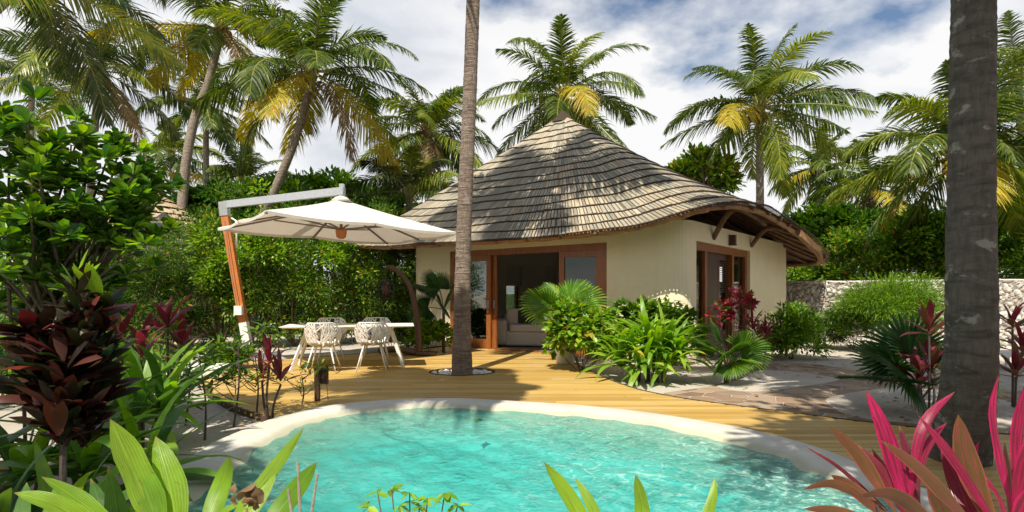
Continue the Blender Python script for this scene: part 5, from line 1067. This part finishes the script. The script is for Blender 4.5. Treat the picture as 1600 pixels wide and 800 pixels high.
# small path post
pp = gp(496, 634, -.06); po = thing('path_light', 'short dark wooden path light at the deck edge before the table', 'garden light', pp)
b = MB(); b.bar(pp, pp+[0, 0, .47], .055, .055); b.build('post', M['pole_dark'], po); b = MB(); b.box(pp+[.035, .04, .36], (.17, .03, .2)); b.build('shade', M['pole_dark'], po)
b = MB(); n_ = 40; b.leaves(T_OV, pp+np.c_[rng.uniform(-.18, .2, n_), rng.uniform(-.08, .08, n_), rng.uniform(.44, .53, n_)], rng.normal(0, 1, (n_, 3)), np.tile([0, 0, 1.0], (n_, 1)), .075); s = MB(); s.tube([pp+[.12, .05, 0], pp+[.1, .03, .3], pp+[0, 0, .5]], .004, 5)
s = s.build('stem', M['twig'], tv := thing('creeper', 'leafy creeper draped over the short dark path light', 'plant', pp+[.12, .05, 0])); b.build('foliage', M['leaf_mid'], tv)
# edging round the palm hole
b = MB(); a = np.linspace(0, 2*math.pi, 60); b.tube(np.stack([palm_hole[0]+np.cos(a)*palm_hole[2]*1.27, palm_hole[1]+np.sin(a)*palm_hole[2]*1.03, np.full(60, .002)], 1), .014, 6); tag(b.build('rope_edging', M['pole_dark'], origin=(palm_hole[0], palm_hole[1], 0)), 'dark rope edging round the palm hole in the deck', 'edging')
b = MB()
for k in range(150):
    a_ = rng.uniform(0, 6.28); r_ = math.sqrt(rng.random())*palm_hole[2]*.98; b.box((palm_hole[0]+math.cos(a_)*r_*1.2, palm_hole[1]+math.sin(a_)*r_, -.025), rng.uniform(.03, .07, 3), 0, rng.uniform(0, 3), .8)
tag(b.build('pebbles', M['white_paint'], smooth=True), 'white pebbles filling the palm hole in the deck', 'pebbles', kind='stuff')
# white step block at the left end of the deck
b = MB(); c = gp(322, 588); b.box(c+[0, 0, .09], (.62, .5, .18), 0, .2, .15); tag(b.build('floor_cushion', M['white_paint'], origin=c, smooth=True), 'white square floor cushion at the left end of the deck', 'cushion')
# white lounger at the far right
lo = gp(1592, 578, -.06)+[.25, 0, 0]; lg = thing('sun_lounger', 'white slatted sun lounger at the right edge behind the thick trunk', 'sun lounger', lo)
b = MB()
for k in range(12): b.bar(lo+[-.75+k*.12, -.3, .32], lo+[-.75+k*.12, .3, .32], .08, .02)
b.build('slats', M['white_paint'], lg); b = MB(); b.bar(lo+[-.8, -.3, .29], lo+[.8, -.3, .29], .04, .05); b.bar(lo+[-.8, .3, .29], lo+[.8, .3, .29], .04, .05); b.build('frame', M['white_paint'], lg)
for sx_ in (-.7, .7):
    for sy_ in (-.28, .28): b = MB(); b.bar(lo+[sx_, sy_, .28], lo+[sx_, sy_, 0], .05, .05); b.build('leg', M['white_paint'], lg)

# neighbouring roofs on the left
def thatch(label, apex, r, zb, m1, name):
    t = thing(name, label, 'hut', (apex[0], apex[1], 0)); b = MB(); nn = 260
    for c in range(7):
        t0, t1 = c/7, (c+1)/7; a = np.linspace(0, 2*math.pi, nn, endpoint=False); w = 2*math.pi/nn*.94
        def pt(an, tt, dz): return np.stack([apex[0]+np.cos(an)*r*tt, apex[1]+np.sin(an)*r*tt, apex[2]+(zb-apex[2])*tt**.9+dz], 1)
        T1 = np.full(nn, t1)+rng.normal(0, .008, nn); v = np.stack([pt(a, np.full(nn, t0), 0), pt(a+w, np.full(nn, t0), 0), pt(a+w, T1, .06), pt(a, T1, .06)], 1); ix = (np.arange(nn)*4)[:, None]; b.add(v.reshape(-1, 3), ix+np.array([0, 3, 2, 1]))
    b.build('roof', M[m1], t); b = MB(); b.tube([[apex[0], apex[1], -.1], [apex[0], apex[1], zb+.4]], r*.78, 24); b.build('wall', M['plaster'], t); return t
def m_straw(t, N, L, o):
    p = N('ShaderNodeBsdfPrincipled'); g = N('ShaderNodeNewGeometry'); L(ramp(N, L, g.outputs['Random Per Island'], [(0, (.34, .25, .15)), (1, (.52, .40, .27))]), p.inputs['Base Color']); p.inputs['Roughness'].default_value = .9; L(p.outputs[0], o.inputs[0])
M['straw'] = mat('straw_thatch', m_straw)
thatch('neighbouring hut with straw-coloured thatch seen over the shrubs on the left', at(235, 300, 24)+[0, 0, .2], 3.4, 3.6, 'straw', 'neighbouring_hut')
thatch('neighbouring hut with grey shingle roof low on the left', at(275, 340, 19.5)+[-.4, 0, .2], 2.6, 2.0, 'shake', 'neighbouring_hut')

# palms and trees behind and beside the camera that throw the foreground shade
palm('tall palm standing left of the viewpoint above the pool corner', (-3.0, 2.5, 9.2), (-4.9, .9, -.06), None, 1.8, 10, seed=31, group=PALMG, nl=44, lw=.085, elmin=-20, coco=False)
palm('tall palm standing right of the viewpoint', (6.2, 3.2, 9.4), (7.4, 2.4, -.06), None, 4.0, 26, seed=32, group=PALMG, nl=44, lw=.075)
shrub('shade_tree', 'leafy tree close behind the viewpoint on the right', 'tree', (2.15, -.1, 7.6), (1.5, 1.3, 1.9), 6000, .22, ['leaf_mid', 'leaf_dark'], T_OV, 60, .25, None, [0, 1], 20, base=(3.2, -1.6, -.06), trunk=.16, shell=.3)
shrub('shade_tree', 'leafy tree close behind the viewpoint on the left', 'tree', (-4.55, -.4, 6.0), (1.3, 1.3, 1.1), 5000, .22, ['leaf_mid', 'leaf_dark'], T_OV, 60, .25, None, [0, 1], 20, base=(-5.0, -1.6, -.06), trunk=.16, shell=.3)

BG = 'garden trees behind the viewpoint'
for i, (x, y, zc, rx, rz) in enumerate(((-9, -7, 3.2, 3.2, 3.2), (-4, -10, 3.6, 3.2, 3.6), (1.5, -11, 3.6, 3.2, 3.6), (7, -9, 3.4, 3.2, 3.4), (11.5, -4, 3.2, 3.0, 3.2), (-12, -1, 3.0, 3.0, 3.0), (13, 2.5, 2.4, 2.4, 2.4))):
    shrub('garden_tree', ['dense tree behind the viewpoint, far left', 'dense tree behind the viewpoint, left of centre', 'dense tree straight behind the viewpoint', 'dense tree behind the viewpoint, right of centre', 'dense tree beside the viewpoint, far right', 'dense tree beside the viewpoint, far left of the pool', 'dense tree right of the pool beyond the frame'][i], 'tree', (x, y, zc), (rx, rx*.8, rz), 3500, .5, ['leaf_mid', 'leaf_dark'], T_OV, 60, .25, BG, [0, 1], 12, trunk=.15, shell=.4, hemi=False)
for i, (x, y) in enumerate(((-4.4, 21.0), (-3.0, 23.2))):
    shrub('leafy_shrub', ['bright shrub seen through the left back window of the villa', 'bright shrub seen through the right back window of the villa'][i], 'shrub', (x, y, 1.2), (1.2, 1.0, 1.3), 4000, .14, ['leaf_bright', 'leaf_mid'], T_OV, 50, .22, HG, [0, 0, 1], 10, shell=.4, hemi=False)
